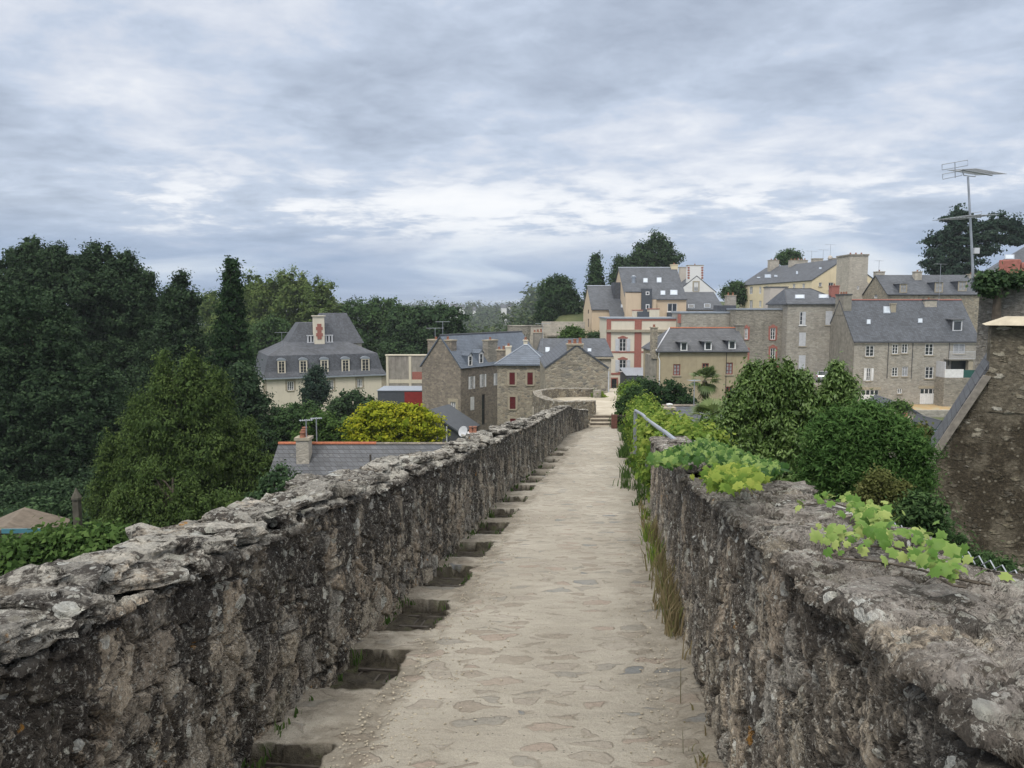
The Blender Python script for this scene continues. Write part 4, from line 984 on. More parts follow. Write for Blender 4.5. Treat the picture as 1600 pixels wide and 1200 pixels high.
r = Bld('rendered_block', 'windowless pale rendered block rising behind the flat topped stone building', 1204, 1231, 111, 449, 520, 3, 0, 'building'); r.walls(M['pinkgrey'])
MB().box(-.1, -.1, r.H, r.W+.1, 3.1, r.H+.12).build('roof', M['charcoal'], r.root)

# ---- stone house with skylights and arched shutters
B = Bld('stone_house', 'warm rubble house with arched white shutters and two bright skylights in a hipped roof', 1231, 1322, 102, 476, 610, 8, 0)
B.window('front', (1249.5, 487, 1259, 508), 1, 2, 'white', 'glass', shut='b', sill='white', scol='palegrey')
for r in ((1290, 486, 1300.5, 508), (1248.5, 519.5, 1259, 541), (1248, 555, 1258.5, 577)): B.window('front', r, 1, 2, 'white', 'glass', shut='ab', sill='lintel', scol='palegrey')
B.walls(M['st_warm']); B.roof_hip(M['sl_dark'], B.rh_at(1260, 452.5, 4), .9, 3.2, hipw=M['gutter'])
B.skylight((1242, 461, 1257, 467)); B.skylight((1279, 460.5, 1295, 466.5))
B.chimney((1300, 446, 1311, 468), 1.5, 1.0, 'brickred', 1, 'brickred')

# ---- long yellow building
B = Bld('yellow_building', 'long pale yellow building with a slate roof, facing the camera with its gable end', 1269, 1334, 135, 438, 500, 33, 5, 'building', W=11.5)
for r in ((1171, 448, 1176, 459.5), (1186, 448, 1189.5, 459), (1195, 447, 1199, 458), (1238.5, 443.5, 1242.5, 451.5), (1253.5, 443, 1257.5, 451), (1171, 469, 1176, 482), (1186, 470, 1189.5, 480)): B.window('left', r, 1, 1, 'white', 'curtain', sill=None)
for r in ((1279.5, 441.5, 1284, 447.5), (1294.5, 441.5, 1302, 453.5), (1320, 441, 1327, 455), (1321, 466, 1327, 474)): B.window('front', r, 1, 1, 'palegrey', 'glass')
rh = B.rh_at(1318, 404.5, 0); B.walls(M['yellow_r'], 'y', rh); B.roof_gable(M['sl_dark'], rh, 'y', ov=.2, og=.1)
for r in ((1195, 429, 1205, 434.5), (1183, 433, 1188, 435), (1210, 430, 1215, 433), (1244, 424, 1247, 429), (1280, 418, 1284, 421)): B.skylight(r, 'left')
ym = B.W/2
B.chimney((1204, 406, 1217, 422), 27, 1.4, 'st_far', 2); B.chimney((1272, 403.5, 1286, 412), 12, 1.2, 'st_far', 0); B.chimney((1298, 403, 1309, 412), 5, 1.0, 'st_far', 0); B.chimney((1236, 406, 1262, 414), 19, 1.2, 'st_far', 5)

# ---- stone stack and slate house row on the right
B = Bld('stone_building', 'tall blank stone gable stack rising beside the yellow gable', 1328, 1357, 126, 399.5, 500, 5, 0, 'building')
B.window('front', (1339, 447, 1342.5, 452.5), 0, 0, 'white', 'curtain', sill=None)
B.walls(M['st_far']); MB().box(-.12, -.12, B.H, B.W+.1, 5.1, B.H+.25).build('coping', M['st_grey'], B.root)
for k in range(3): MB().lathe((.5+k*.9, 1, B.H+.25), [(.15, 0), (.12, .3)], 8).build('chimney_pot', M['pot'], B.root)
MB().extr([(B.W, .02, 0), (B.W+3.3, .02, 0), (B.W+3.3, .02, B.H-7.2), (B.W+2.2, .02, B.H-6.4), (B.W, .02, B.H-4.2)], (0, 4, 0)).build('shoulder_wall', M['st_far'], B.root)
B = Bld('slate_roofed_house', 'row house with three pale stone dormers in a dark slate roof, high on the right', 1387, 1545, 117, 460, 500, 9, -2)
B.window('left', (1366, 455, 1371, 466), 0, 1, 'white', 'curtain', sill=None)
rh = B.rh_at(1450, 431, 4.5); B.walls(M['st_mid'], 'x', rh); B.roof_gable(M['sl_dark'], rh, 'x', ov=.2)
for r in ((1406, 443.5, 1417, 457.5), (1461, 441, 1473, 457), (1497.5, 439.5, 1510, 455)): B.dormer(r, 'sl_dark', kind='hip', frame='lintel', pane='curtain', mx=1, mz=1, rise=.4, over=.12)
B.chimney((1430, 424, 1440, 442), 3.2, .9, 'st_far', 1); B.chimney((1515, 428, 1525, 442), 3.6, .9, 'st_far', 1); B.chimney((1370, 424, 1382, 440), 4.5, 1.2, 'st_far', 1)

# ---- big house on the right
B = Bld('stone_house', 'large grey stone house with garage doors, white windows and a broad slate roof at right', 1335, 1530, 95, 533.5, 634, 8.8, 1)
wn = [((1352.5, 540, 1366, 557), 'white', None), ((1394, 538, 1403.5, 553), 'white', None), ((1409, 537, 1418.5, 552), 'white', None), ((1445.5, 537, 1458.5, 555), 'white', None),
      ((1353.5, 575, 1360.5, 595), 'white', 'lr'), ((1393.5, 574, 1403, 588), 'white', None), ((1409.5, 573, 1418.5, 588), 'palegrey', None), ((1445.5, 573, 1458.5, 591.5), 'white', None), ((1402.5, 607, 1409, 615), 'white', None), ((1489.5, 537, 1508, 552.5), 'palegrey', None)]
for r, f_, sh in wn: B.window('front', r, 1, 2 if r[3]-r[1] > 12 else 0, f_, 'curtain' if r[0] in (1409.5, 1489.5) else 'glass', shut=sh)
for r in ((1346, 609, 1372.5, 630), (1437.5, 607, 1464, 631)):
    a_, z0_, c_, z1_ = B.rect('front', r); B.opening('front', (a_, z0_, c_, z1_)); g = MB().box(a_+.005, .05, z0_+.005, c_-.005, .11, z1_-.005).build('garage_door', M['white'], B.root)
    zz = z1_-.62; w4 = (c_-a_)/4
    for k in range(4): MB().box(a_+w4*k+.06, .035, zz, a_+w4*(k+1)-.06, .048, z1_-.08).build('pane', M['glass'], g)
    mb = MB()
    for k in range(1, 8): mb.box(a_+(c_-a_)*k/8-.012, .04, z0_+.02, a_+(c_-a_)*k/8+.012, .049, zz-.08)
    mb.build('door_battens', M['palegrey'], g)
    MB().box(a_-.25, -.03, z1_+.003, c_+.25, .1, z1_+.35).build('lintel', M['lintel'], B.root)
rh = B.rh_at(1430, 470.5, 4.4); B.walls(M['st_warm'], 'x', rh); B.roof_gable(M['sl_dark'], rh, 'x', ov=.15, ridge=M['brickred'])
mb = MB(); mb.poly([(-.03, 0, 0), (-.03, B.D, 0), (-.03, B.D, B.H), (-.03, B.D/2, B.H+rh), (-.03, 0, B.H)]); mb.extr([(-.005, 0.3, 0), (-.005, B.D, 0), (-.005, B.D, B.H), (-.005, B.D/2, B.H+rh-.05), (-.005, .3, B.H-.05)], (-.05, 0, 0)); mb.build('gable_render', M['greyrend'], B.root)
B.chimney((1304, 467, 1321, 492), 0, .9, 'greyrend', 2, 'gutter', side=.0) if False else MB().box(-.1, B.D*.36, B.H+rh-1.8, .9, B.D*.64, B.H+rh+.75).build('chimney', M['greyrend'], B.roof)
MB().box(-.17, B.D*.36-.07, B.H+rh+.75, .97, B.D*.64+.07, B.H+rh+.9).build('chimney_cap', M['gutter'], B.roof)
for k in range(3): MB().lathe((.4, B.D*(.42+.08*k), B.H+rh+.9), [(.14, 0), (.11, .3)], 8).build('chimney_pot', M['pot'], B.roof)
B.chimney((1393, 474, 1399, 504), 3.0, .45, 'lintel', 0); B.chimney((1446, 468, 1463, 490), 3.6, 1.2, 'st_far', 1, 'gutter')
for r in ((1354, 499.5, 1360, 507), (1434, 498, 1441, 505), (1380, 479, 1391, 490)): B.skylight(r)
B.dormer((1489, 500.5, 1503, 517), 'sl_old', kind='flat', frame='palegrey', cheek='sl_old', mx=0, mz=0)
x0, z1_ = B.hit_y(1484, 549, -1.2); x1, z0_ = B.hit_y(1524, 561, -1.2)
bal = MB().box(x0, -1.2, z0_-.15, x1, -.003, z0_).build('balcony', M['greyrend'], B.root)
mb = MB(); mb.box(x0, -1.2, z1_-.05, x1, -1.14, z1_); mb.box(x0, -1.2, z0_, x1, -1.16, z0_+.05)
for k in range(26): q = x0+(x1-x0)*k/25; mb.box(q-.012, -1.18, z0_, q+.012, -1.15, z1_)
mb.build('railing', M['palegrey'], bal)
x0, z1_ = B.hit_y(1477, 577, -2); x1, z0_ = B.hit_y(1505, 590, -2)
ter = MB().box(x0, -2, z0_, x1, -1.9, z1_).build('terrace_panels', M['white'], B.root); MB().box(x0, -1.9, z0_, x0+.1, -.01, z1_+.9).build('side_screen', M['palegrey'], ter)
x2, _ = B.hit_y(1523, 590, -2); netm = plain('green_netting', (.03, .10, .09), .9); MB().box(x1, -1.98, z0_-.1, x2, -1.92, z1_-.1).build('netting', netm, ter)
MB().box(x0-.1, -2.1, 0, x2, -.01, z0_-.01).build('terrace_base', M['st_grey'], B.root)
a_, z1_ = B.hit_y(1487, 564, -.05); c_, z0_ = B.hit_y(1512, 583, -.05); MB().box(a_, -.06, z0_, c_, -.005, z1_).build('dark_recess', M['glass'], B.root)
q0, _ = B.hit_y(1513, 564, -1); q1, _ = B.hit_y(1520, 564, -1); MB().box(q0, -1.1, z0_, q1, -.5, z1_+.3).build('pillar', M['lintel'], B.root)
for x in (1387, 1425, 1482): q, _ = B.hit_y(x, 560, 0); MB().tube([(q, -.07, B.H-4.6 if x < 1480 else B.H-3), (q, -.07, B.H)], .04, 5).build('downpipe', M['gutter'], B.root)
# lane with the parked car, dry bank in front
p0 = at(1215, 594, 98); p1 = at(1296, 594, 98)
tag(MB().box(p0.x, 95.5, -14, p1.x, 104, p0.z-.35).build('lane', M['greyrend'], None), kind='structure')
m, t, b = newmat('dry_sandy_bank'); c = ramp(t, noise(t, objco(t), .5, 7, .65), [(.38, (.30, .26, .15)), (.5, (.42, .29, .15)), (.62, (.36, .33, .22))]); L(t, c, b.inputs['Base Color'])
pa = at(1310, 634, 94.5); pb = at(1540, 634, 94.5)
gx = np.linspace(pa.x-6, pb.x+2, 60); gy = np.linspace(84, 95.2, 24); GX, GY = np.meshgrid(gx, gy, indexing='ij')
GZ = at(1400, 633, 94.5).z+(GY-94.5)*.02+.35*(fbm(GX*.35, GY*.5, 0, 5, 4)-.4)*sstep(95, 92, GY)
o = link('dry_bank', npmesh('dry_bank', np.stack([GX, GY, GZ], -1).reshape(-1, 3), gridfaces(*GX.shape)), m, smooth=True); tag(o, kind='structure')
B = Bld('retaining_wall', 'low rubble retaining wall below the dry bank in front of the garages', 1372, 1500, 84, 641, 700, .5, 0, 'wall'); B.walls(M['st_warm'])
# ---- small houses below the bank
B = Bld('slate_roofed_house', 'small dark slate house with two stone chimneys below the dry bank', 1372, 1480, 56, 674, 700, 7, -8)
rh = B.rh_at(1411, 636, 0); B.walls(M['greyrend'], 'y', rh, .40); B.roof_gable(M['sl_dark'], rh, 'y', rf=.40, og=.1)
B.chimney((1386, 644, 1397, 672), -.3, .7, 'st_far', 1); B.chimney((1411, 652, 1424, 672), -1.0, .7, 'st_far', 1)
B = Bld('garden_shed', 'tiny blue gable shed beside the small dark slate house', 1463, 1477, 50, 669, 700, 3, 0, 'shed')
bl_ = plain('pale_blue_paint', (.30, .42, .52), .7); B.walls(bl_, 'y', .45); B.roof_gable(M['gutter'], .45, 'y', ov=.08, og=.05, t=.06)

# ---- low house below the left parapet
B = Bld('slate_roofed_house', 'long low slate roof with orange ridge tiles just below the left parapet', 407, 690, 33, 790, 850, 6, 0, W=8.2)
rh = B.rh_at(560, 698, 3); B.walls(M['st_left'], 'x', rh); B.roof_gable(M['sl_old'], rh, 'x', ov=.1, og=.05)
MB().tube([(-.05, 3, B.H+rh+.16), (4.6, 3, B.H+rh+.16)], .085, 6).build('ridge_tiles', M['tile'], B.roof); MB().tube([(4.6, 3, B.H+rh+.15), (B.W, 3, B.H+rh+.15)], .07, 6).build('old_ridge_tiles', M['st_left'], B.roof)
ch = B.chimney((462, 684, 483, 728), 1.9, .6, 'st_far', 3); B.skylight((480, 752, 490, 768)); 
q = B.hit_sl(579, 725); MB().tube([q+Vector((0, 0, -.1)), q+Vector((0, 0, .45))], .05, 6).build('vent_pipe', M['iron'], B.roof)
q = B.hit_sl(532, 750); MB().tube([q, q+Vector((-.15, -.05, .45)), q+Vector((-.5, -.1, .38))], .02, 5).build('bracket', M['galv'], B.roof)
# ---- chimney and slate roof among the shrubs on the right
B = Bld('slate_roofed_house', 'slate roof with a squat stone chimney among the shrubs right of the walk', 1050, 1100, 44, 672, 720, 5, 0, W=4.0)
rh = B.rh_at(1070, 638, 2.5); B.walls(M['st_grey'], 'x', rh); B.roof_gable(M['sl_dark'], rh, 'x', ridge=M['st_left'])
ch = B.chimney((1038.5, 637, 1053, 662), 1.8, .6, 'st_far', 0, 'lintel', flare=.1)
x0, zt = B.hit_y(1046, 634, 2.1); MB().lathe((x0, 2.1, zt-.05), [(.1, -.1), (.1, .08), (.2, .1), (.19, .17), (.02, .2)], 10).build('cowl', M['white'], ch)
# hut bottom left, garden post
B = Bld('garden_shed', 'brown roofed garden shed with a blue fascia low at the left edge', -60, 60, 30, 858, 900, 3, 20, 'shed', W=3.0)
rfm = plain('brown_felt', (.15, .125, .10), .95, var=.3); B.walls(M['st_left'], 'y', .6); B.roof_gable(rfm, .6, 'y', ov=.3, og=.35)
blf = plain('blue_fascia', (.07, .20, .26), .6); MB().extr([(B.W/2, -.40, B.H+.78), (B.W+.35, -.40, B.H+.62), (B.W+.35, -.40, B.H+.44), (B.W/2, -.40, B.H+.60)], (0, .06, 0)).build('fascia', blf, B.root)
p = at(121, 806, 33); r = empty('garden_post', p, 0, 'small dark stone post with a pointed cap in front of the dark trees', 'post')
dkp = plain('mossy_post', (.085, .08, .065), .95, var=.3); MB().box(-.13, -.13, -1.5, .13, .13, .75).build('post', dkp, r); MB().lathe((0, 0, .75), [(.22, 0), (.22, .08), (.08, .35), (.02, .5)], 8).build('cap', dkp, r)

# ================================================================ terrace, steps, gate
ZT = -4.83
mb = MB()
for i in range(4):
    y0 = 33.25+i*.33; z1 = ZT-.12*(3-i); mb.box(3.40+.05*i, y0, -7, 4.62+.04*i, 34.57, z1)
wood = plain('step_edge', (.13, .11, .09), .9, var=.3, vs=10); treadm = plain('step_tread', (.40, .36, .29), .95, var=.15, vs=5)
o = mb.build('steps', treadm); tag(o, 'short flight of four low steps with dark risers leading up to the terrace', 'steps')
mb = MB()
for i in range(4): mb.box(3.42+.05*i, 33.215+i*.33, ZT-.12*(4-i)-.02, 4.60+.04*i, 33.247+i*.33, ZT-.12*(3-i)-.028)
mb.build('riser', wood, o)
m, t, b = newmat('sandy_terrace'); co = objco(t)
c = ramp(t, noise(t, co, 1.2, 7, .65), [(.35, (.36, .32, .25)), (.5, (.44, .40, .325)), (.68, (.50, .46, .385))]); c = mixc(t, .4, c, ramp(t, noise(t, objco(t, (.5, 2, 1)), 6, 6, .7), [(.3, .65), (.7, 1.2)]), 'MULTIPLY')
L(t, c, b.inputs['Base Color']); bump(t, b, noise(t, co, 12, 6, .7), .5, .03); M['terrace'] = m
mb = MB(); TP = [(3.3, 34.56), (6.0, 34.56), (6.2, 42.2), (1.9, 42.0), (1.2, 40), (1.0, 37), (1.6, 34.8)]
mb.extr([(x, y, ZT) for x, y in TP], (0, 0, -8)); tag(mb.build('terrace', M['terrace']), kind='structure')
mb = MB(); mb.extr([(4.9, 33.2, ZT-.45), (6.2, 33.2, ZT-.45), (6.2, 34.56, ZT-.45), (4.9, 34.56, ZT-.45)], (0, 0, -6)); tag(mb.build('verge', M['terrace']), kind='structure')
A0 = at(937, 622, 42); al = []
for Y, a, c_ in ((42, 937, 962), (58, 951.5, 964), (75, 952.5, 966), (105, 954, 968)):
    z = -4.83+(Y-42)/(105-42)*(-11.05+4.83); al.append(((a-800)/1200*Y*1.004, (c_-800)/1200*Y*1.004, Y, z))
mb = MB()
for p, q in zip(al[:-1], al[1:]): mb.hexa([(p[0], p[2], -16), (p[1], p[2], -16), (q[1], q[2], -16), (q[0], q[2], -16), (p[0], p[2], p[3]), (p[1], p[2], p[3]), (q[1], q[2], q[3]), (q[0], q[2], q[3])])
tag(mb.build('alley', M['terrace']), kind='structure')
def ribwall(name, pts, zt, zb, th, mat, label, seed=3, step=.07):
    """free standing rubble wall along a polyline; zt(s) top height"""
    P = [Vector((*p, 0)) for p in pts]; S = [0]
    for a, c_ in zip(P[:-1], P[1:]): S.append(S[-1]+(c_-a).length)
    s = np.arange(0, S[-1], step); x = np.interp(s, S, [p.x for p in P]); y = np.interp(s, S, [p.y for p in P])
    k = np.ones(9)/9; xx = np.convolve(np.pad(x, 4, 'edge'), k, 'valid'); yy = np.convolve(np.pad(y, 4, 'edge'), k, 'valid')
    tx = np.gradient(xx); ty = np.gradient(yy); l = np.hypot(tx, ty); nx_, ny_ = -ty/l, tx/l
    ztop = np.interp(s, S, zt)+.10*(fbm(s*1.5, s*0, 0, seed, 4)-.5)
    prof = [(-.5, f, 0) for f in np.linspace(1, 0, 50)**1.6]+[(u-.5, 0, 1) for u in np.linspace(.06, .94, 9)]+[(.5, f, 0) for f in np.linspace(0, 1, 50)**1.6]
    X, Y, Z, U, H = [], [], [], [], []
    for u, f, up in prof:
        z = ztop-(ztop-zb)*f; w = th*u+np.sign(u)*.10*f; X.append(xx+nx_*w); Y.append(yy+ny_*w); Z.append(z); U.append(z*0+up); H.append(z*0+.8)
    X, Y, Z, U, H = (np.stack(q, 1) for q in (X, Y, Z, U, H)); n_ = .10*(fbm(X*2.5, Y*2.5, Z*2.5, seed+4, 4)-.5)
    X = X+n_; Y = Y+n_; Z = Z+.08*(fbm(X*5, Y*5, 3, seed+8, 3)-.5)*U
    X = np.concatenate([np.full_like(X[:1], xx[0]), X, np.full_like(X[:1], xx[-1])]); Y = np.concatenate([np.full_like(Y[:1], yy[0]), Y, np.full_like(Y[:1], yy[-1])])
    Z = np.concatenate([Z[:1], Z, Z[-1:]]); U = np.concatenate([U[:1], U, U[-1:]]); H = np.concatenate([H[:1], H, H[-1:]])
    f = gridfaces(*X.shape)
    o = link(name, npmesh(name, np.stack([X, Y, Z], -1).reshape(-1, 3), f, {'up': U, 'hgt': H}), mat, smooth=True)
    return tag(o, label, 'wall')
M['parT'] = parapet_mat('terrace_rubble', 9.0, 5.0, 1.6, .55, (.34, .32, .28), [(.26, .235, .185), (.33, .30, .235), (.20, .185, .155), (.30, .265, .20)], (.30, .265, .21))
ribwall('terrace_wall', [(3.62, 34.9), (3.55, 34.3), (2.9, 34.1), (2.1, 34.2), (1.6, 34.9), (1.3, 36.5), (1.25, 38.4), (1.6, 40.2), (2.4, 41.2), (3.6, 41.5), (4.75, 41.6)], [-4.22, -4.20, -4.18, -4.18, -4.18, -4.2, -4.22, -4.3, -4.35, -4.4, -4.4], -13, .45, M['parT'], 'curved rubble wall around the small terrace above the steps')
mb = MB(); x0 = (927-800)/1200*41.2; mb.box(x0, 40.85, ZT-.1, x0+.42, 41.2, -4.42); tag(mb.build('stone_pier', M['st_grey'], None, bevel=.04), 'squat square stone pier against the far terrace wall', 'pier')
# gate post and rail at the head of the walk
p = at(959.5, 677, 32.6); g = empty('railing', (p.x, 32.6, p.z), 0, 'rusty square post with a thin horizontal rail beside the steps', 'railing')
rust = plain('rusty_iron', (.12, .055, .045), .85, var=.4, vs=15)
MB().box(-.12, -.1, 0, .12, .1, .80).build('post', rust, g); mb = MB(); mb.box(.121, -.02, .74, .95, .02, .79); mb.box(.121, -.015, .12, .95, .015, .15)
for k in range(7): mb.box(.2+k*.11, -.008, .151, .212+k*.11, .008, .739)
mb.build('rail', M['iron'], g); MB().box(-.32, -.22, -.09, .98, .18, -.005).build('base_slab', M['greyrend'], g, bevel=.02)
# handrail
hp = [at(1061, 693, 10.3), at(1040, 676, 11.8), at(1013, 657, 14.8), at(1004, 648, 16.5), at(993, 641.5, 18.5)]
r = empty('handrail', hp[0], 0, 'bent grey metal handrail rising out of the creeper beyond the right wall', 'handrail')
mb = MB()
for a, c_ in zip(hp[:-1], hp[1:]):
    a = a-hp[0]; c_ = c_-hp[0]; mb.hexa([a+Vector((-.035, 0, -.022)), a+Vector((.035, 0, -.022)), c_+Vector((.035, 0, -.022)), c_+Vector((-.035, 0, -.022)), a+Vector((-.035, 0, .022)), a+Vector((.035, 0, .022)), c_+Vector((.035, 0, .022)), c_+Vector((-.035, 0, .022))])
mb = MB(); mb.tube([a-hp[0] for a in hp], .034, 8); mb.build('rail', M['galv'], r)
for q in (hp[1], hp[2], hp[4]): MB().box(q.x-hp[0].x-.04, q.y-hp[0].y-.03, q.z-hp[0].z-1.2, q.x-hp[0].x+.04, q.y-hp[0].y+.03, q.z-hp[0].z-.023).build('post', M['galv'], r)

# ================================================================ near rubble gable on the right
def mossy(name, base, stones, sc, zs, moss, zfade=None):
    m, t, b = newmat(name); co = objco(t); cw = warp(t, objco(t, (1, 1, zs)), 6, .30)
    v_ = voro(t, cw, sc, 'F1'); s_ = N(t, 'ShaderNodeSeparateColor'); L(t, v_.outputs['Color'], s_.inputs[0]); n_ = mth(t, 'ADD', v_.outputs['Distance'], mth(t, 'MULTIPLY', noise(t, co, 14, 6, .75), .5))
    gr = noise(t, co, 30, 6, .78); c = mixc(t, .8, base, ramp(t, noise(t, objco(t, (1, 1, 2)), 9, 8, .78), [(.34, .3), (.5, 1.0), (.66, 2.2)]), 'MULTIPLY')
    k = len(stones); sc_ = mixc(t, .75, ramp(t, s_.outputs[0], [(i/(k-1), q) for i, q in enumerate(stones)]), ramp(t, gr, [(.3, .4), (.7, 1.6)]), 'MULTIPLY')
    msk = mth(t, 'MULTIPLY', maprange(t, n_, .50, .66, 1, 0), mth(t, 'GREATER_THAN', s_.outputs[1], .12)); c = mixc(t, msk, c, sc_)
    mn = noise(t, objco(t, (1, 1, .8)), 1.1, 8, .7)
    if zfade:
        g = N(t, 'ShaderNodeTexCoord'); z = N(t, 'ShaderNodeSeparateXYZ'); L(t, g.outputs['Object'], z.inputs[0]); mn = mth(t, 'SUBTRACT', mn, maprange(t, z.outputs[2], zfade[0], zfade[1], 0, .16))
    c = mixc(t, mth(t, 'MULTIPLY', maprange(t, mn, .42, .54), moss), c, mixc(t, .9, (.055, .044, .03), ramp(t, noise(t, co, 17, 7, .8), [(.35, .35), (.52, 1.0), (.62, 3.4)]), 'MULTIPLY'))
    sp2 = voro(t, co, 9, 'F1'); s3 = N(t, 'ShaderNodeSeparateColor'); L(t, sp2.outputs['Color'], s3.inputs[0])
    c = mixc(t, mth(t, 'MULTIPLY', mth(t, 'MULTIPLY', maprange(t, mth(t, 'ADD', sp2.outputs['Distance'], mth(t, 'MULTIPLY', gr, .5)), .44, .52, 1, 0), mth(t, 'GREATER_THAN', s3.outputs[0], .55)), .8), c, (.34, .31, .25))
    L(t, c, b.inputs['Base Color']); bump(t, b, mth(t, 'ADD', mth(t, 'MULTIPLY', msk, .8), noise(t, co, 16, 8, .8)), 1.0, .09)
    return m
B = Bld('rubble_house', 'near dark rubble gable with a steep slate verge and broad chimney at the right edge', 1437, 1600, 16.5, 742, 900, 2.3, -29, W=5.6)
x_, z_ = B.hit_y(1531, 598, 0); g_ = (z_-B.H)/x_; B.W = 2*(B.hit_y(1545, 515, 0)[1]-B.H)/g_; rh = g_*B.W/2
M['st_near'] = mossy('dark_mossy_rubble', (.19, .165, .125), [(.28, .245, .18), (.44, .39, .29), (.32, .29, .235), (.56, .51, .40), (.60, .57, .50)], 3.6, 1.9, .85, (B.H+rh-2.2, B.H+rh-.4))
B.walls(M['st_near'], 'y', rh); 
ov = .22; H = B.H; Wd, D = B.W, B.D; t_ = .12
mb = MB(); mb.slab([(-ov*2.5, .05, H-ov*2.5*g_+t_), (Wd/2, .05, H+rh+t_), (Wd/2, D, H+rh+t_), (-ov*2.5, D, H-ov*2.5*g_+t_)], t_); mb.slab([(Wd+ov, .05, H-ov*g_+t_), (Wd/2, .05, H+rh+t_), (Wd/2, D, H+rh+t_), (Wd+ov, D, H-ov*g_+t_)], t_); B.roof = mb.build('roof', M['sl_old'], B.root)
verge = plain('verge_stone', (.22, .20, .175), .9, var=.3, vs=8)
mb = MB(); a_ = Vector((-.05, -.14, H+.02)); c_ = Vector((x_*1.05, -.14, H+g_*x_*1.05+.06)); mb.hexa([a_+Vector((0, 0, 0)), a_+Vector((.14, 0, -.02)), a_+Vector((.14, .2, -.02)), a_+Vector((0, .2, 0)), c_+Vector((-.0, 0, 0)), c_+Vector((.14, 0, -.02)), c_+Vector((.14, .2, -.02)), c_+Vector((0, .2, 0))]); mb.build('verge', verge, B.roof)
M['st_stack'] = M['st_near']
x0, z1_ = B.hit_y(1550, 508, -.06); mb = MB().box(x0, -.025, H+g_*x0-.9, x0+2.6, 1.2, z1_); ch = mb.build('chimney', M['st_stack'], B.roof)
mb = MB(); zz = z1_; mb.hexa([(x0-.12, -.25, zz), (x0+2.8, -.25, zz), (x0+2.8, 1.4, zz), (x0-.12, 1.4, zz), (x0+.3, -.1, zz+.17), (x0+2.7, -.1, zz+.17), (x0+2.7, 1.2, zz+.17), (x0+.3, 1.2, zz+.17)]); mb.build('chimney_cap', plain('sandstone_slab', (.48, .43, .33), .9, var=.2, vs=4), ch)
# tall wall behind with a ledge
B = Bld('stone_building', 'grey roughly pointed wall with plants on its ledge behind the near rubble chimney', 1531, 1660, 22.5, 449, 700, 3, -35, 'building')
M['st_pale'] = mossy('pointed_grey_rubble', (.30, .285, .26), [(.40, .38, .35), (.50, .48, .45), (.34, .32, .30), (.55, .53, .50)], 3.0, 2.2, .3); B.walls(M['st_pale'])
MB().box(-.15, -.2, B.H, B.W+.2, .5, B.H+.07).build('ledge', M['palegrey'], B.root); MB().box(.1, .6, B.H, B.W, 2.8, B.H+.30).build('upper_ledge', M['gutter'], B.root)
for a_, c_, y_ in ((1561, 1594, 406), (1596, 1625, 410)):
    x0, zt = B.hit_y(a_, y_, .9); x1, zb_ = B.hit_y(c_, 424, .9); MB().box(x0, .9, zb_-.12, x1, 1.6, zt).build('chimney_pot', M['brickred'], B.root, bevel=.03)
B = Bld('slate_roofed_house', 'grey slate roof with a small skylight half hidden by the cedar at the right edge', 1543, 1720, 172, 426, 470, 16, -25, W=31)
B.walls(M['st_far']); B.roof_hip(M['sl_dark'], B.rh_at(1600, 380, 8), 9, 6); B.skylight((1570, 398, 1585, 405))

# ---- the tall antenna mast
YA = 22.0
def A_(px, py, dy=0.0): return at(px, py, YA+dy)
base = A_(1521, 455); r = empty('antenna_mast', base, 0, 'tall leaning television mast with a looped reflector antenna on top and a second antenna halfway', 'antenna')
def rel(*q): return [Vector(p)-base for p in q]
MB().tube(rel(A_(1521, 455), A_(1519, 400), A_(1512.5, 276)), .042, 8, .028).build('mast', M['galv'], r)
mb = MB()
for lo in (((1472, 257), (1512, 250), (1512, 258.5), (1472, 265.5)), ((1473, 272), (1503, 266.5), (1503, 274), (1473, 280))):
    P = [A_(*q) for q in lo]; mb.tube(rel(*P, P[0]), .011, 5)
mb.tube(rel(A_(1492, 253), A_(1492.5, 278)), .014, 5); mb.build('reflector', M['galv'], r)
mb = MB(); mb.tube(rel(A_(1493, 268), A_(1504, 265.5), A_(1550, 274, .4)), .022, 6); mb.tube(rel(A_(1504, 267), A_(1506, 274), A_(1524, 276), A_(1525, 270)), .016, 5)
for k in range(15):
    q = A_(1503+46*k/14, 265.7+8*k/14, .4*k/14); mb.tube(rel(q+Vector((-.22, .35, .06)), q+Vector((.22, -.35, -.02))), .008, 4)
mb.build('directors', M['galv'], r)
mb = MB(); mb.tube(rel(A_(1484, 341), A_(1533, 339.5)), .018, 5); P = [A_(1517, 333), A_(1534, 330.5), A_(1534, 334.5), A_(1517, 337)]; mb.tube(rel(*P, P[0]), .009, 4)
for k in range(9):
    q = A_(1486+44*k/8, 341-1.5*k/8); mb.tube(rel(q+Vector((-.36, .3, -.03)), q+Vector((.36, -.3, .05))), .008, 4)
mb.build('lower_antenna', M['galv'], r); q = A_(1522, 392)-base; MB().box(q.x-.04, q.y-.1, q.z-.08, q.x+.10, q.y, q.z+.08).build('junction_box', M['palegrey'], r)
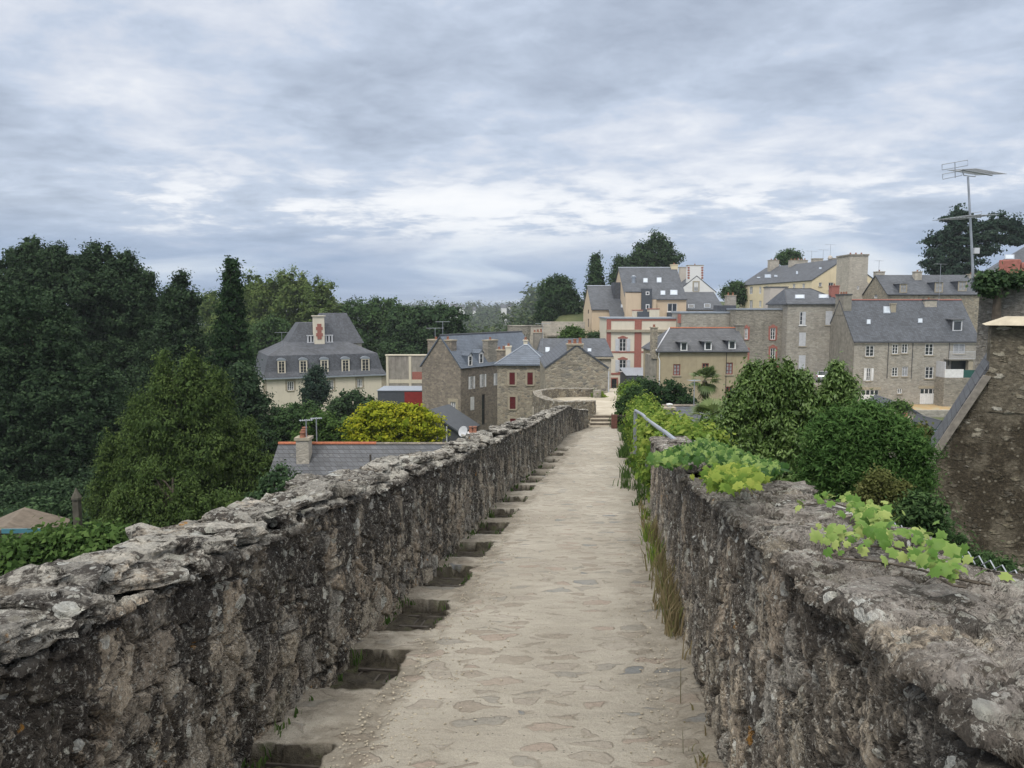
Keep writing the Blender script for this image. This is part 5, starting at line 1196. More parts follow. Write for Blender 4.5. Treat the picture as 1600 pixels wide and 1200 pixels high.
# small aerials on the roofs
antenna(1384, 515, 548, 95, 'thin aerial', .1) if False else None
for px, a, c_, Y, w, lb in ((441, 519, 548, 108, 1.6, 'thin television aerial at the left end of the manor roof'), (680, 512, 533, 82, 1.6, 'spiky television aerial on the left chimney of the brown rubble house'), (692, 502, 533, 82.5, 1.3, 'tall thin television aerial right of the spiky one on the brown rubble house'),
                            (848, 505, 560, 88, 1.6, 'thin television aerial above the long slate roof'), (1268, 392, 404, 146, 2.2, 'left television aerial on the yellow building ridge'), (1286, 390, 404, 142, 2.0, 'middle television aerial on the yellow building ridge'), (1297, 382, 404, 138, 2.0, 'tallest television aerial on the yellow building ridge'),
                            (1373, 407, 425, 118, 1.3, 'lone television aerial near the blank stone stack'), (1467, 412, 470, 96, 1.6, 'television aerial standing on the large grey stone house'), (479, 655, 690, 35, .5, 'small television aerial by the chimney of the low slate house'), (495, 652, 690, 36, .45, 'second small television aerial right of the low house chimney'), (1084, 593, 640, 45, .6, 'small aerial behind the squat chimney on the right')):
    antenna(px, a, c_, Y, lb, w)
p = at(1297, 403, 137); r = empty('satellite_dish', p, 0, 'round satellite dish on the ridge of the yellow building', 'satellite dish'); d = MB(); d.lathe((0, 0, 0), [(.05, 0), (.4, .08), (.42, .1), (.05, .03)], 16); o = d.build('dish', M['pinkgrey'], r, smooth=True); o.rotation_euler = (R(80), 0, 0)

# ---- parked car
cp = plain('silver_car_paint', (.42, .44, .47), .25, .6, .4, var=.03)
r = empty('parked_car', (40.5, 99.6, at(1280, 597, 99).z), R(68), 'silver hatchback parked on the lane beside the large grey stone house', 'car')
prof = [(-1.9, .3), (1.95, .3), (2.0, .62), (1.9, .82), (1.05, .95), (.35, 1.38), (-1.2, 1.42), (-1.85, 1.0), (-1.95, .7)]
bm = bmesh.new(); rings = []
for yy_, s_, zt_ in ((-.84, .97, .0), (-.80, 1, 0), (-.62, 1, 1), (.62, 1, 1), (.80, 1, 0), (.84, .97, 0)):
    k_ = []
    for x, z in prof:
        w = 1 if z < .97 else 0; yv = yy_ if (w or abs(yy_) < .7) else math.copysign(.66, yy_)
        k_.append(bm.verts.new((x*s_, yv, z)))
    rings.append(k_)
for a_, c_ in zip(rings[:-1], rings[1:]):
    for i in range(len(prof)): j = (i+1) % len(prof); bm.faces.new((a_[i], a_[j], c_[j], c_[i]))
bm.faces.new(rings[0]); bm.faces.new(rings[-1]); bmesh.ops.recalc_face_normals(bm, faces=bm.faces); me = bpy.data.meshes.new('body'); bm.to_mesh(me); bm.free(); link('body', me, cp, r, True)
MB().extr([(-1.75, -.72, 1.0), (.98, -.72, .98), (.32, -.69, 1.34), (-1.18, -.69, 1.37)], (0, 1.44, 0)).build('side_glass', M['glass'], r)
MB().hexa([(-1.93, -.6, 1.0), (-1.93, .6, 1.0), (-1.80, .6, 1.0), (-1.80, -.6, 1.0), (-1.33, -.56, 1.36), (-1.33, .56, 1.36), (-1.2, .56, 1.36), (-1.2, -.56, 1.36)]).build('rear_window', M['glass'], r)
for sx in (-1.2, 1.25):
    for sy in (-.86, .70): o = MB().lathe((0, 0, 0), [(.30, 0), (.31, .03), (.31, .13), (.30, .16)], 16).build('wheel', M['gutter'], r); o.location = (sx, sy, .3); o.rotation_euler = (R(-90), 0, 0)
for sy in (-.78, .62): MB().box(-2.0, sy, .75, -1.90, sy+.16, .95).build('tail_light', M['redpanel'], r)
# ---- wire netting behind the right parapet
mb = MB(); 
for k in range(26):
    y = 2.0+k*.09; x = xr(y)+.93; z = -1.02-.14*(y-3)
    pts = [(x+.03*math.sin(k*2+j*.8), y+.055*math.sin(j*math.pi*.5)*(1 if k % 2 else -1), z-.07*j+.02*math.sin(k*3.1)) for j in range(9)]; mb.tube(pts, .0028, 4, cap=False)
    mb.tube([(x, y-.05, z+.01), (x, y, z+.045), (x, y+.05, z+.01)], .0028, 4, cap=False)
tag(mb.build('wire_fence', M['galv']), 'galvanised wire netting curling up behind the near end of the right parapet', 'fence')

# ================================================================ vegetation
def leafmat(name, c0, c1, c2, transl=.25, rough=.8, spec=.10):
    m, t, b = newmat(name); a = N(t, 'ShaderNodeAttribute', attribute_name='tint')
    c = ramp(t, a.outputs['Fac'], [(0, c0), (.5, c1), (1, c2)]); L(t, c, b.inputs['Base Color']); b.inputs['Roughness'].default_value = rough; b.inputs['Specular IOR Level'].default_value = spec
    tr = N(t, 'ShaderNodeBsdfTranslucent'); L(t, c, tr.inputs[0]); mx = N(t, 'ShaderNodeMixShader'); mx.inputs[0].default_value = transl
    L(t, b.outputs[0], mx.inputs[1]); L(t, tr.outputs[0], mx.inputs[2]); L(t, mx.outputs[0], t.nodes['Material Output'].inputs[0])
    return m
G = {
 'pine': leafmat('dark_pine_leaves', (.020, .040, .020), (.036, .066, .032), (.066, .110, .050)),
 'cedar': leafmat('cedar_leaves', (.022, .045, .035), (.035, .065, .045), (.06, .095, .06)),
 'cyp': leafmat('golden_cypress_leaves', (.040, .070, .022), (.066, .108, .030), (.11, .16, .045)),
 'oak': leafmat('oak_leaves', (.030, .060, .025), (.050, .095, .035), (.085, .14, .05)),
 'pale': leafmat('pale_tree_leaves', (.07, .11, .035), (.11, .165, .05), (.17, .22, .075)),
 'dkoak': leafmat('dark_tree_leaves', (.028, .055, .028), (.048, .088, .040), (.08, .135, .055)),
 'gold': leafmat('golden_tree_leaves', (.14, .20, .015), (.31, .35, .025), (.54, .50, .04), .4),
 'laurel': leafmat('laurel_leaves', (.045, .085, .022), (.095, .165, .04), (.21, .30, .10), .25, .45, .3),
 'ash': leafmat('ash_leaves', (.035, .08, .022), (.065, .135, .036), (.13, .22, .065), .3),
 'vine': leafmat('creeper_leaves', (.07, .14, .025), (.16, .25, .045), (.32, .38, .08), .4),
 'ivy': leafmat('ivy_leaves', (.02, .06, .015), (.07, .15, .035), (.24, .34, .10), .3, .4),
 'fresh': leafmat('fresh_ivy_leaves', (.07, .16, .028), (.15, .26, .06), (.33, .40, .13), .3, .4),
 'brown': leafmat('brown_flower_heads', (.065, .08, .025), (.11, .125, .04), (.17, .175, .07)),
 'yew': leafmat('yew_leaves', (.014, .035, .014), (.024, .055, .020), (.045, .085, .03)),
 'palm': leafmat('palm_leaves', (.07, .11, .035), (.13, .19, .06), (.22, .28, .11), .25, .4, .4),
 'dryg': leafmat('dry_grass', (.17, .145, .08), (.27, .22, .13), (.14, .16, .06), .3),
 'grn': leafmat('green_shrub_leaves', (.038, .078, .022), (.066, .122, .032), (.12, .19, .055), .3),
 'far': leafmat('distant_wood_leaves', (.040, .065, .038), (.062, .095, .048), (.11, .14, .06)),
}
RG = np.random.default_rng(7)
def unit(v): return v/np.maximum(1e-9, np.linalg.norm(v, axis=-1, keepdims=True))
def leaf_quads(P, Nn, size, asp=.6, tdir=None, droop=0):
    n = len(P); r = RG.normal(size=(n, 3)) if tdir is None else tdir+RG.normal(size=(n, 3))*.45
    T_ = unit(r-(r*Nn).sum(1, keepdims=True)*Nn); Bt = np.cross(Nn, T_); s = size[:, None]
    V = np.stack([P-T_*s*.5, P+Bt*s*.5*asp-T_*s*.05, P+T_*s*.5-Nn*s*droop, P-Bt*s*.5*asp-T_*s*.05], 1)
    return V
def crown(name, lobes, leaf, mat, parent=None, cs=None, per=26, core=True, asp=.6, seed=0, up=.35, lo=.78, cut=.62, flat=.75, tdir=None, maxn=60000, density=1.0):
    """lobes: (centre, radii); leaves stand in small clumps near the skins of the lobes"""
    global RG
    RG = np.random.default_rng(seed+101)
    C = np.array([l[0] for l in lobes], float); Rr = np.array([l[1] for l in lobes], float); cs = cs or leaf*2.6
    Ps, Ns, Ss, Ts = [], [], [], []
    for k in range(len(lobes)):
        r = Rr[k]; area = 4*math.pi*(((r[0]*r[1])**1.6+(r[0]*r[2])**1.6+(r[1]*r[2])**1.6)/3)**(1/1.6)
        nc = int(max(6, density*area/(cs*cs*1.5))); d = unit(RG.normal(size=(nc, 3))); q = C[k]+d*r*RG.uniform(lo, 1.06, size=(nc, 1))
        keep = np.ones(nc, bool)
        for j in range(len(lobes)):
            if j != k: keep &= (((q-C[j])/Rr[j])**2).sum(1) > cut*cut
        q = q[keep]; d = d[keep]
        if not len(q): continue
        ct = np.clip(RG.random(len(q))*.75+RG.uniform(-.12, .42), 0, 1); sz = RG.uniform(.6, 1.25, len(q))
        p = np.repeat(q, per, 0); dd = np.repeat(d, per, 0); off = RG.normal(size=p.shape)*cs*.42*np.repeat(sz, per)[:, None]; off[:, 2] *= flat
        p = p+off; nn = unit(dd*.6+unit(off)*.5+np.array([0, 0, up])+RG.normal(size=p.shape)*.45)
        Ps.append(p); Ns.append(nn); Ss.append(leaf*RG.uniform(.6, 1.3, len(p))); Ts.append(np.clip(.55*np.repeat(ct, per)+.45*RG.random(len(p))+.12*unit(off)[:, 2], 0, 1))  # upper leaves of each clump tinted lighter, top light put into the colour
        if core:
            nn_ = int(max(10, area/(leaf*leaf*7))); d = unit(RG.normal(size=(nn_, 3))); q = C[k]+d*r*RG.uniform(.45, .80, size=(nn_, 1))
            Ps.append(q); Ns.append(unit(d+RG.normal(size=q.shape)*.4)); Ss.append(leaf*RG.uniform(2.2, 3.4, nn_)); Ts.append(RG.random(nn_)*.35)
    P = np.concatenate(Ps); Nn = np.concatenate(Ns); S = np.concatenate(Ss); Tt = np.concatenate(Ts)
    V = leaf_quads(P, Nn, S, asp, None if tdir is None else np.tile(np.array(tdir, float), (len(P), 1)))
    me = npmesh(name, V.reshape(-1, 3), np.arange(len(P)*4).reshape(-1, 4), {'tint': np.repeat(Tt, 4)})
    return link(name, me, mat, parent)
NL = 0
def tree(name, label, Y, specs, leafpx, mat, trunk=None, cat='tree', group=None, sub=12, subr=.36, per=22, depth=1.0, seed=None, flat=.75, cone=False, asp=.6, csk=2.6, tdir=None, trunkr=None, gnd=None, up=.35, base=None, shoots=0):
    """specs: ellipses (px, py, rx, ry[, dY]) seen in the photo at distance Y"""
    global NL
    NL += 1; seed = NL if seed is None else seed; rng = random.Random(seed); k = Y/1200.; lobes = []
    for sp_ in specs:
        px, py, rx, ry = sp_[:4]; dy = sp_[4] if len(sp_) > 4 else 0; c = at(px, py, Y+dy); kk = (Y+dy)/1200.; r = (rx*kk, (rx+ry)/2*kk*depth*.8, ry*kk)
        f = .80; lobes.append((tuple(c), tuple(q*f for q in r)))
        for i in range(sub):
            z = 1-2*(i+.5)/sub; a = i*2.39996+seed; q = math.sqrt(1-z*z); d = (q*math.cos(a), q*math.sin(a), z); s = subr*rng.uniform(.65, 1.25)
            lobes.append(((c.x+d[0]*r[0]*(1-s*.75), c.y+d[1]*r[1]*(1-s*.75), c.z+d[2]*r[2]*(1-s*.75)), (r[0]*s, r[1]*s, max(r[2]*s*.85, .3*r[0]*s))))
    for i in range(shoots):       # leafy shoots that break the outline
        b0 = lobes[rng.randrange(len(specs))*(sub+1)]; az = rng.uniform(0, 6.283); el = rng.uniform(-.1, 1.5); d = Vector((math.cos(az)*math.cos(el), -abs(math.sin(az))*math.cos(el), math.sin(el)))
        q = Vector(b0[0])+Vector((d.x*b0[1][0], d.y*b0[1][1], d.z*b0[1][2]))*1.28; s = k*rng.uniform(3.5, 7)
        lobes.append((tuple(q), (s*(1+abs(d.x)), s, s*(1.2+1.6*max(0, d.z)))))
    cx = specs[0][0] if trunk is None else trunk; c0 = at(cx, specs[0][1], Y); g = float(T(c0.x, Y)) if gnd is None else gnd
    root = empty(name, (c0.x, Y, g), 0, label, cat, group)
    lob = [((a[0]-c0.x, a[1]-Y, a[2]-g), b_) for a, b_ in lobes]
    crown('crown', lob, leafpx*k, G[mat], root, per=per, seed=seed, flat=flat, asp=asp, cs=leafpx*k*csk, tdir=tdir, up=up)
    zc_ = c0.z-g; R0 = trunkr or max(.12, .035*max(s[2] for s in specs)*k*2); mb = MB()
    if zc_ > .3:
        mb.tube([(0, 0, -.8), (.05*R0, 0, zc_*.35), (-.1*R0, .1*R0, zc_*.8), (0, 0, zc_)], R0, 8, R0*.35)
        for i, (a, b_) in enumerate(lob[1:1+min(6, len(lob)-1)]): mb.tube([(0, 0, zc_*(.45+.08*i)), (a[0]*.5, a[1]*.5, (zc_*(.5+.08*i)+a[2])/2), a], R0*.38, 5, R0*.08)
        mb.build('trunk', M['bark'], root)
    return root
def cone_specs(pxc, pyT, pyB, rx, n=7, lean=0):
    out = []
    for i in range(n):
        f = (i+.6)/n; out.append((pxc+lean*f, pyT+(pyB-pyT)*f, rx*(.12+.95*f), (pyB-pyT)/n*1.05))
    return out
# --- left, the dark wood
dg = 'large dark trees at the left edge'
tree('pine_tree', 'huge dark pine with a rounded crown reaching highest at the left', 78, [(110, 470, 84, 72), (165, 455, 62, 62), (215, 500, 45, 80), (90, 560, 110, 80), (190, 590, 80, 80), (60, 430, 50, 42), (30, 500, 60, 70)], 4.2, 'pine', 130, shoots=160, sub=22, group=dg, per=26)
tree('pine_tree', 'spiky dark pine standing right of the huge rounded pine', 72, [(286, 482, 22, 42), (280, 535, 45, 45), (268, 590, 60, 60), (290, 650, 70, 60)], 4.4, 'pine', 285, shoots=60, sub=14, group=dg)
tree('pine_tree', 'dark round cypress mass at the left edge in front of the huge pine', 55, [(40, 545, 85, 90), (95, 640, 105, 90), (20, 700, 90, 110), (140, 720, 90, 90), (60, 780, 120, 60)], 4.6, 'pine', 60, shoots=150, sub=22, group=dg, per=26)
tree('conifer', 'narrow dark conifer with a pointed top left of the manor', 68, cone_specs(362, 414, 650, 54, 9), 4.6, 'yew', 362, sub=10, depth=1.0)
tree('conifer', 'dark columnar conifer base beside the manor wall', 60, [(375, 620, 38, 60), (400, 660, 42, 50), (355, 690, 60, 60), (415, 700, 40, 40)], 5, 'pine', 380, sub=12)
tree('cypress', 'bright green cypress hedge tree with several upright peaks in the left garden', 36, cone_specs(256, 560, 800, 58, 6)+cone_specs(300, 560, 800, 60, 6)+cone_specs(342, 590, 810, 62, 6)+cone_specs(212, 640, 810, 60, 5)+cone_specs(172, 690, 800, 46, 4)+cone_specs(388, 660, 800, 52, 5)+cone_specs(420, 720, 800, 34, 3)+[(290, 740, 90, 70), (285, 700, 110, 100), (275, 640, 70, 70), (310, 625, 55, 60)], 4.6, 'cyp', 290, sub=11, subr=.36, per=24, tdir=(0, 0, 1), asp=.42, trunkr=.06)
for i, (a, b_, c_) in enumerate(((252, 572, 13), (297, 566, 12), (326, 582, 14), (228, 612, 14), (276, 590, 14), (352, 610, 16))): pass
tree('cypress', 'low front lobe of the green cypress hedge above the left parapet', 30, cone_specs(235, 730, 860, 62, 5)+cone_specs(290, 745, 860, 60, 4)+cone_specs(190, 770, 870, 50, 4)+[(340, 800, 60, 40)], 5.2, 'cyp', 270, sub=11, per=24, tdir=(0, 0, 1), asp=.42)
for a, b_, c_, d_ in ((255, 585, 15, 34), (296, 580, 13, 32), (325, 592, 15, 32)):
    pass
0 and tree('cypress', 'pair of pointed cypress tips rising from the hedge tree', 35, cone_specs(256, 550, 640, 26, 4)+cone_specs(294, 549, 630, 24, 4)+cone_specs(326, 566, 640, 26, 4), 5.5, 'cyp', 290, sub=8, tdir=(0, 0, 1), asp=.42)
tree('bush', 'small dark bush at the foot of the cypress beside the low slate roof', 30, [(440, 760, 36, 34), (415, 790, 40, 30)], 6, 'dkoak', 435, 'bush', sub=10)
tree('bush', 'bright green shrubs in the bottom left corner behind the parapet', 18, [(40, 880, 60, 40), (110, 875, 50, 32), (-20, 890, 60, 50), (170, 850, 50, 30), (90, 850, 45, 24)], 11, 'grn', 60, 'bush', sub=14, per=20)
tree('bush', 'dark brushwood filling the gap under the dark cypress at the left edge', 48, [(30, 800, 80, 50), (110, 790, 60, 45), (160, 780, 50, 50), (-30, 780, 60, 60)], 6, 'pine', 40, 'bush', sub=14)
tree('bush', 'dark shaded hedge filling the ground below the large trees at the left edge', 43, [(20, 790, 90, 26), (110, 788, 70, 26), (180, 795, 40, 30), (-50, 790, 60, 30), (60, 775, 60, 20)], 5.5, 'pine', 60, 'bush', sub=14)
tree('bush', 'dark green undergrowth beneath the large trees at the left', 40, [(60, 815, 90, 34), (150, 830, 60, 30), (180, 800, 40, 40), (10, 830, 70, 30)], 7, 'dkoak', 100, 'bush', sub=14)
# --- behind the manor
tg = 'broad trees behind the manor'
tree('tree', 'pale green broad tree above the manor roof, left of its chimney', 150, [(450, 480, 62, 42), (420, 520, 50, 50), (500, 500, 45, 50), (400, 470, 30, 30)], 3.6, 'pale', 450, group=tg, sub=16, shoots=70)
tree('tree', 'small yellow green tree top between the dark conifers', 160, [(330, 480, 24, 26), (385, 470, 26, 24), (350, 520, 40, 50)], 4.0, 'pale', 335, group=tg)
tree('tree', 'mid green tree leaning over the left corner of the manor', 125, [(410, 545, 36, 42), (395, 590, 30, 50), (430, 520, 30, 30)], 4.2, 'oak', 410, group=tg)
tree('tree', 'round green tree behind the right side of the manor roof', 150, [(565, 505, 50, 40), (600, 500, 42, 38), (585, 545, 60, 40)], 4.2, 'oak', 575, group=tg, sub=16)
tree('tree', 'dark broad tree behind the stained concrete wall', 130, [(665, 520, 50, 46), (640, 510, 38, 34), (695, 500, 34, 26), (650, 550, 60, 30), (710, 535, 30, 30)], 4.2, 'dkoak', 665, group=tg, sub=16)
tree('tree', 'slim grey green tree in front of the cream manor wall', 92, [(491, 600, 15, 24), (483, 615, 13, 14), (502, 612, 12, 16), (488, 630, 14, 10), (494, 585, 10, 14)], 4.0, 'cedar', 491, sub=9, trunkr=.16)
tree('bush', 'dark rounded bush before the right half of the manor wall', 84, [(548, 628, 27, 20), (530, 640, 20, 16), (572, 636, 20, 16)], 4.2, 'dkoak', 550, 'bush')
tree('bush', 'mixed green shrubs below the left half of the manor', 60, [(455, 660, 34, 32), (440, 690, 30, 24), (480, 650, 24, 22), (425, 680, 20, 40)], 4.6, 'oak', 455, 'bush')
tree('bush', 'lighter green shrub between the manor shrubs and the golden tree', 52, [(505, 665, 28, 24), (525, 680, 34, 22), (490, 685, 34, 22), (545, 675, 26, 22)], 4.8, 'grn', 510, 'bush')
tree('golden_tree', 'bright yellow green dome shaped tree beside the brown rubble house', 47, [(618, 668, 66, 42), (580, 672, 42, 36), (655, 672, 42, 38), (600, 650, 40, 24), (640, 652, 38, 24), (620, 705, 76, 26)], 4.8, 'gold', 620, sub=18, subr=.3, per=24, flat=.45, up=.7)
# --- behind the middle
tree('tree', 'large dark round tree standing above the town wall', 165, [(872, 466, 35, 34), (862, 485, 27, 24), (888, 482, 25, 26), (872, 447, 22, 17), (880, 497, 32, 14), (855, 495, 18, 12)], 3.0, 'dkoak', 873, sub=16)
tree('conifer', 'pointed dark conifer left of the apricot building', 160, cone_specs(931, 402, 470, 21, 5), 3.6, 'dkoak', 931, sub=9)
tree('tree', 'tall dark tree rising behind the apricot building roof', 185, [(1022, 398, 26, 22), (1010, 410, 34, 18), (1042, 408, 16, 18), (1000, 430, 40, 14), (975, 420, 18, 14), (1028, 384, 16, 9), (965, 435, 12, 16)], 3.0, 'dkoak', 1010, sub=14, shoots=50)
tree('tree', 'round tree between the white house and the yellow building', 165, [(1150, 452, 12, 13), (1137, 458, 10, 9), (1160, 462, 10, 14)], 3.2, 'oak', 1150)
tree('tree', 'small leafy tree top behind the yellow building ridge', 185, [(1235, 400, 17, 10), (1228, 405, 12, 9)], 3.2, 'oak', 1235, trunkr=.15)
tree('bush', 'green bush below the town wall beside the pale gable', 118, [(894, 520, 14, 9), (886, 525, 10, 7), (905, 524, 8, 9)], 3.4, 'grn', 894, 'bush')
o = tree('hedge', 'clipped dark hedge at the foot of the apricot wing', 119, [(931, 525.5, 8, 5.5), (942, 525.5, 7, 5), (925, 525.5, 5, 5)], 3.0, 'dkoak', 931, 'hedge', sub=6)
# --- cedar at the top right
cl = [(1500, 334, 12, 3), (1485, 342, 14, 3.5), (1508, 343, 12, 3), (1497, 351, 9, 3), (1493, 356, 11, 2.5), (1480, 364, 12, 3), (1470, 374, 20, 4), (1455, 377, 12, 3), (1520, 358, 14, 6), (1510, 375, 30, 10), (1545, 352, 16, 7), (1565, 348, 14, 8), (1585, 356, 20, 9), (1540, 370, 28, 9), (1580, 375, 30, 8), (1490, 390, 30, 12), (1465, 395, 22, 9), (1460, 412, 20, 10), (1500, 410, 40, 14), (1530, 392, 26, 10), (1485, 425, 40, 10), (1600, 365, 26, 10)]
tree('cedar_tree', 'dark spreading cedar with layered branches behind the antenna mast', 145, cl, 3.8, 'cedar', 1500, shoots=40, sub=7, subr=.42, per=20, flat=.35, depth=1.4, trunkr=.5)
tree('bush', 'plants growing over the ledge of the grey wall at the right edge', 21.8, [(1555, 436, 16, 8), (1580, 438, 18, 6), (1538, 440, 8, 8), (1600, 436, 14, 7), (1545, 452, 8, 6)], 7, 'dkoak', 1560, 'plant', sub=7, gnd=at(1560, 455, 21.8).z, per=12)
# --- right of the walk
tree('yew_tree', 'broad dark yew below the tan house, left of the palm', 62, [(1040, 618, 40, 26), (1055, 632, 34, 26), (1005, 618, 26, 24), (1020, 640, 40, 26)], 4.2, 'yew', 1035, sub=16)
tree('yew_tree', 'lighter round yew at the foot of the blue grey lean-to', 70, [(1000, 607, 20, 17), (990, 620, 18, 20)], 4.0, 'oak', 998, sub=10)
tree('laurel_tree', 'big glossy laurel with upright leafy shoots right of the walk', 15.5, [(1195, 668, 36, 44), (1240, 672, 40, 46), (1170, 705, 44, 42), (1225, 720, 90, 60), (1290, 665, 32, 50), (1120, 705, 36, 30), (1180, 612, 13, 34), (1170, 600, 7, 16), (1203, 608, 11, 34), (1232, 606, 13, 32), (1216, 618, 10, 26), (1250, 618, 11, 28), (1148, 640, 10, 22), (1308, 606, 14, 30), (1320, 625, 12, 24), (1162, 630, 18, 24), (1290, 710, 50, 50), (1140, 690, 40, 36), (1112, 694, 30, 30)], 7.2, 'laurel', 1220, shoots=170, sub=18, subr=.32, per=20, asp=.42, trunkr=.12, csk=2.1, tdir=(0, 0, 1))
tree('laurel_tree', 'leafy shoots at the top of the laurel seen against the grey building', 15.5, [(1185, 597, 13, 24), (1172, 612, 14, 20), (1310, 597, 12, 24), (1318, 615, 12, 24), (1230, 600, 22, 20), (1255, 600, 14, 18), (1207, 605, 14, 18)], 9, 'laurel', 1230, sub=7, per=14, asp=.5, tdir=(0, 0, 1), trunkr=.05) if False else None
tree('ash_tree', 'feathery bright green young ash spreading in front of the near rubble gable', 11.5, [(1330, 690, 44, 44), (1390, 710, 55, 52), (1300, 740, 55, 45), (1360, 780, 80, 60), (1412, 755, 38, 42), (1395, 820, 66, 50), (1430, 850, 40, 36), (1350, 660, 30, 20), (1300, 690, 36, 36)], 8.0, 'ash', 1370, shoots=170, sub=30, subr=.22, per=20, asp=.28, trunkr=.08, csk=3.0)
tree('bush', 'light green shrub between the laurel and the small dark slate house', 30, [(1385, 665, 34, 22), (1350, 650, 30, 22), (1420, 690, 26, 20), (1320, 650, 24, 26)], 6, 'grn', 1380, 'bush')
tree('bush', 'creeper mass over the chimney of the small dark slate house', 56, [(1395, 640, 18, 10), (1408, 636, 10, 8)], 4.2, 'grn', 1398, 'bush', sub=8)
tree('bush', 'brownish rounded shrub in front of the tiny blue shed', 24, [(1432, 680, 26, 15), (1445, 690, 20, 14), (1418, 688, 16, 12)], 6, 'brown', 1435, 'bush', sub=10)
tree('flower_heads', 'drooping olive brown flower heads among the ash leaves', 9.5, [(1375, 745, 16, 8), (1362, 757, 18, 10), (1352, 775, 14, 14), (1392, 768, 22, 10), (1385, 790, 14, 14), (1405, 762, 14, 8), (1380, 810, 12, 10)], 5, 'brown', 1375, 'plant', sub=8, per=20, trunkr=.03)
tree('bush', 'dim green branches in front of the rubble gable near the right parapet', 8.5, [(1462, 850, 44, 36), (1440, 885, 60, 35), (1535, 885, 50, 18), (1495, 880, 40, 30), (1400, 860, 66, 45), (1440, 800, 36, 30)], 9, 'oak', 1460, 'bush', sub=16, per=18, asp=.35)
tree('bush', 'soft green shrub between the palm and the laurel', 28, [(1130, 690, 34, 24), (1075, 700, 36, 24), (1100, 680, 24, 18)], 5, 'grn', 1130, 'bush', sub=12)
# --- palms
def palm(label, pxc, pyc, Y, r, nf, seed, trunk=True, mat='palm', group='fan palms'):
    rng = random.Random(seed); c = at(pxc, pyc, Y); g = float(T(c.x, Y)); root = empty('palm_tree', (c.x, Y, g), 0, label, 'palm', group)
    V = []; Tn = []; h = c.z-g
    for i in range(nf):
        az = rng.uniform(0, 6.283); el = rng.uniform(-.9, 1.35); L_ = r*rng.uniform(.8, 1.1)
        d = Vector((math.cos(az)*math.cos(el), math.sin(az)*math.cos(el), math.sin(el))); hub = Vector((0, 0, h))+d*L_*.42; side = d.cross(Vector((0, 0, 1))).normalized(); upv = side.cross(d); tn = rng.random()*(.9 if el > -.2 else .4)
        V.append([Vector((0, 0, h))-side*.02, Vector((0, 0, h))+side*.02, hub+side*.015, hub-side*.015]); Tn.append(tn)
        for k in range(13):
            a = -1.35+2.7*k/12; dd = (d*math.cos(a)+side*math.sin(a)); tip = hub+dd*L_*.62*(1-.12*abs(a))-Vector((0, 0, L_*.10*(1+abs(a)*.3))); w = dd.cross(upv).normalized()*L_*.04
            mid = hub+dd*L_*.34; V.append([hub, mid+w, tip, mid-w]); Tn.append(min(1, tn+rng.uniform(-.1, .15)))
    V = np.array([[tuple(p) for p in q] for q in V]); me = npmesh('frond', V.reshape(-1, 3), np.arange(len(V)*4).reshape(-1, 4), {'tint': np.repeat(np.clip(Tn, 0, 1), 4)})
    o = link('fronds', me, G[mat], root)
    if trunk:
        MB().lathe((0, 0, 0), [(.16, -1), (.13, h*.5), (.15, h*.85), (.20, h-.1), (.1, h)], 9).build('trunk', M['bark'], root)
        sk = []; 
        for k in range(120):
            a = rng.uniform(0, 6.283); z = h-rng.uniform(.05, r*.8); w = r*(.18+.25*rng.random()); ca, sa = math.cos(a), math.sin(a)
            sk.append([(ca*.12-sa*.05, sa*.12+ca*.05, z), (ca*.12+sa*.05, sa*.12-ca*.05, z), (ca*w+sa*.03, sa*w-ca*.03, z-r*.4), (ca*w-sa*.03, sa*w+ca*.03, z-r*.4)])
        sk = np.array(sk); link('dead_fronds', npmesh('dead_fronds', sk.reshape(-1, 3), np.arange(len(sk)*4).reshape(-1, 4), {'tint': RG.random(len(sk)*4)}), G['brown'], root)
    return root
palm('fan palm with a shaggy trunk in front of the tan house', 1101, 594, 66, 1.55, 30, 4)
palm('spreading green fan palm behind the small slate roof on the right', 1112, 655, 30, 1.1, 28, 5, mat='palm')
palm('bushy fan palm crown below the tan house, right of the other palms', 1148, 655, 36, 1.3, 28, 6, mat='palm')
# --- creeper along the right edge of the walk
lob = []; rng = random.Random(3)
for i in range(46):
    y = 11.6+(28-11.6)*(i/45)**1.15; x = xr(y)+rng.uniform(.12, .6); hgt = 1.05*(1-.15*(y > 25)); z0 = float(pz(y))
    for j in range(3): lob.append(((x+rng.uniform(-.1, .25), y, z0+hgt*(.2+.38*j)+rng.uniform(-.1, .1)), (.24+.02*j, .36, .24)))
ro = empty('creeper', (xr(20), 20, float(pz(20))), 0, 'yellow green creeper smothering the edge of the walk beyond the right wall', 'creeper')
crown('leaves', [((a[0]-ro.location.x, a[1]-20, a[2]-ro.location.z), b_) for a, b_ in lob], .085, G['vine'], ro, per=9, seed=31, cs=.17, asp=.75)
ro = empty('creeper', (xr(13)+1, 13, -4), 0, 'green creeper spilling over the outer side beyond the handrail', 'creeper'); lob = []
for px, py, Y, rr in ((1020, 660, 20, .5), (1040, 672, 17, .5), (1060, 672, 15, .45), (1085, 690, 14, .5), (1030, 690, 14, .4), (1000, 660, 22, .5), (1060, 700, 13, .4), (1110, 700, 13.5, .45), (1005, 635, 30, .6), (990, 625, 34, .7), (983, 612, 40, .7), (1050, 690, 15, .6), (1010, 648, 24, .5), (1075, 705, 12.5, .4)):
    c = at(px, py, Y); lob.append(((c.x-ro.location.x, c.y-13, c.z+4), (rr, rr*1.3, rr*.8)))
    lob.append(((c.x-ro.location.x+.2, c.y-12.8, c.z+3.4), (rr, rr*1.3, rr)))
crown('leaves', lob, .09, G['vine'], ro, per=10, seed=33, cs=.2, asp=.75)
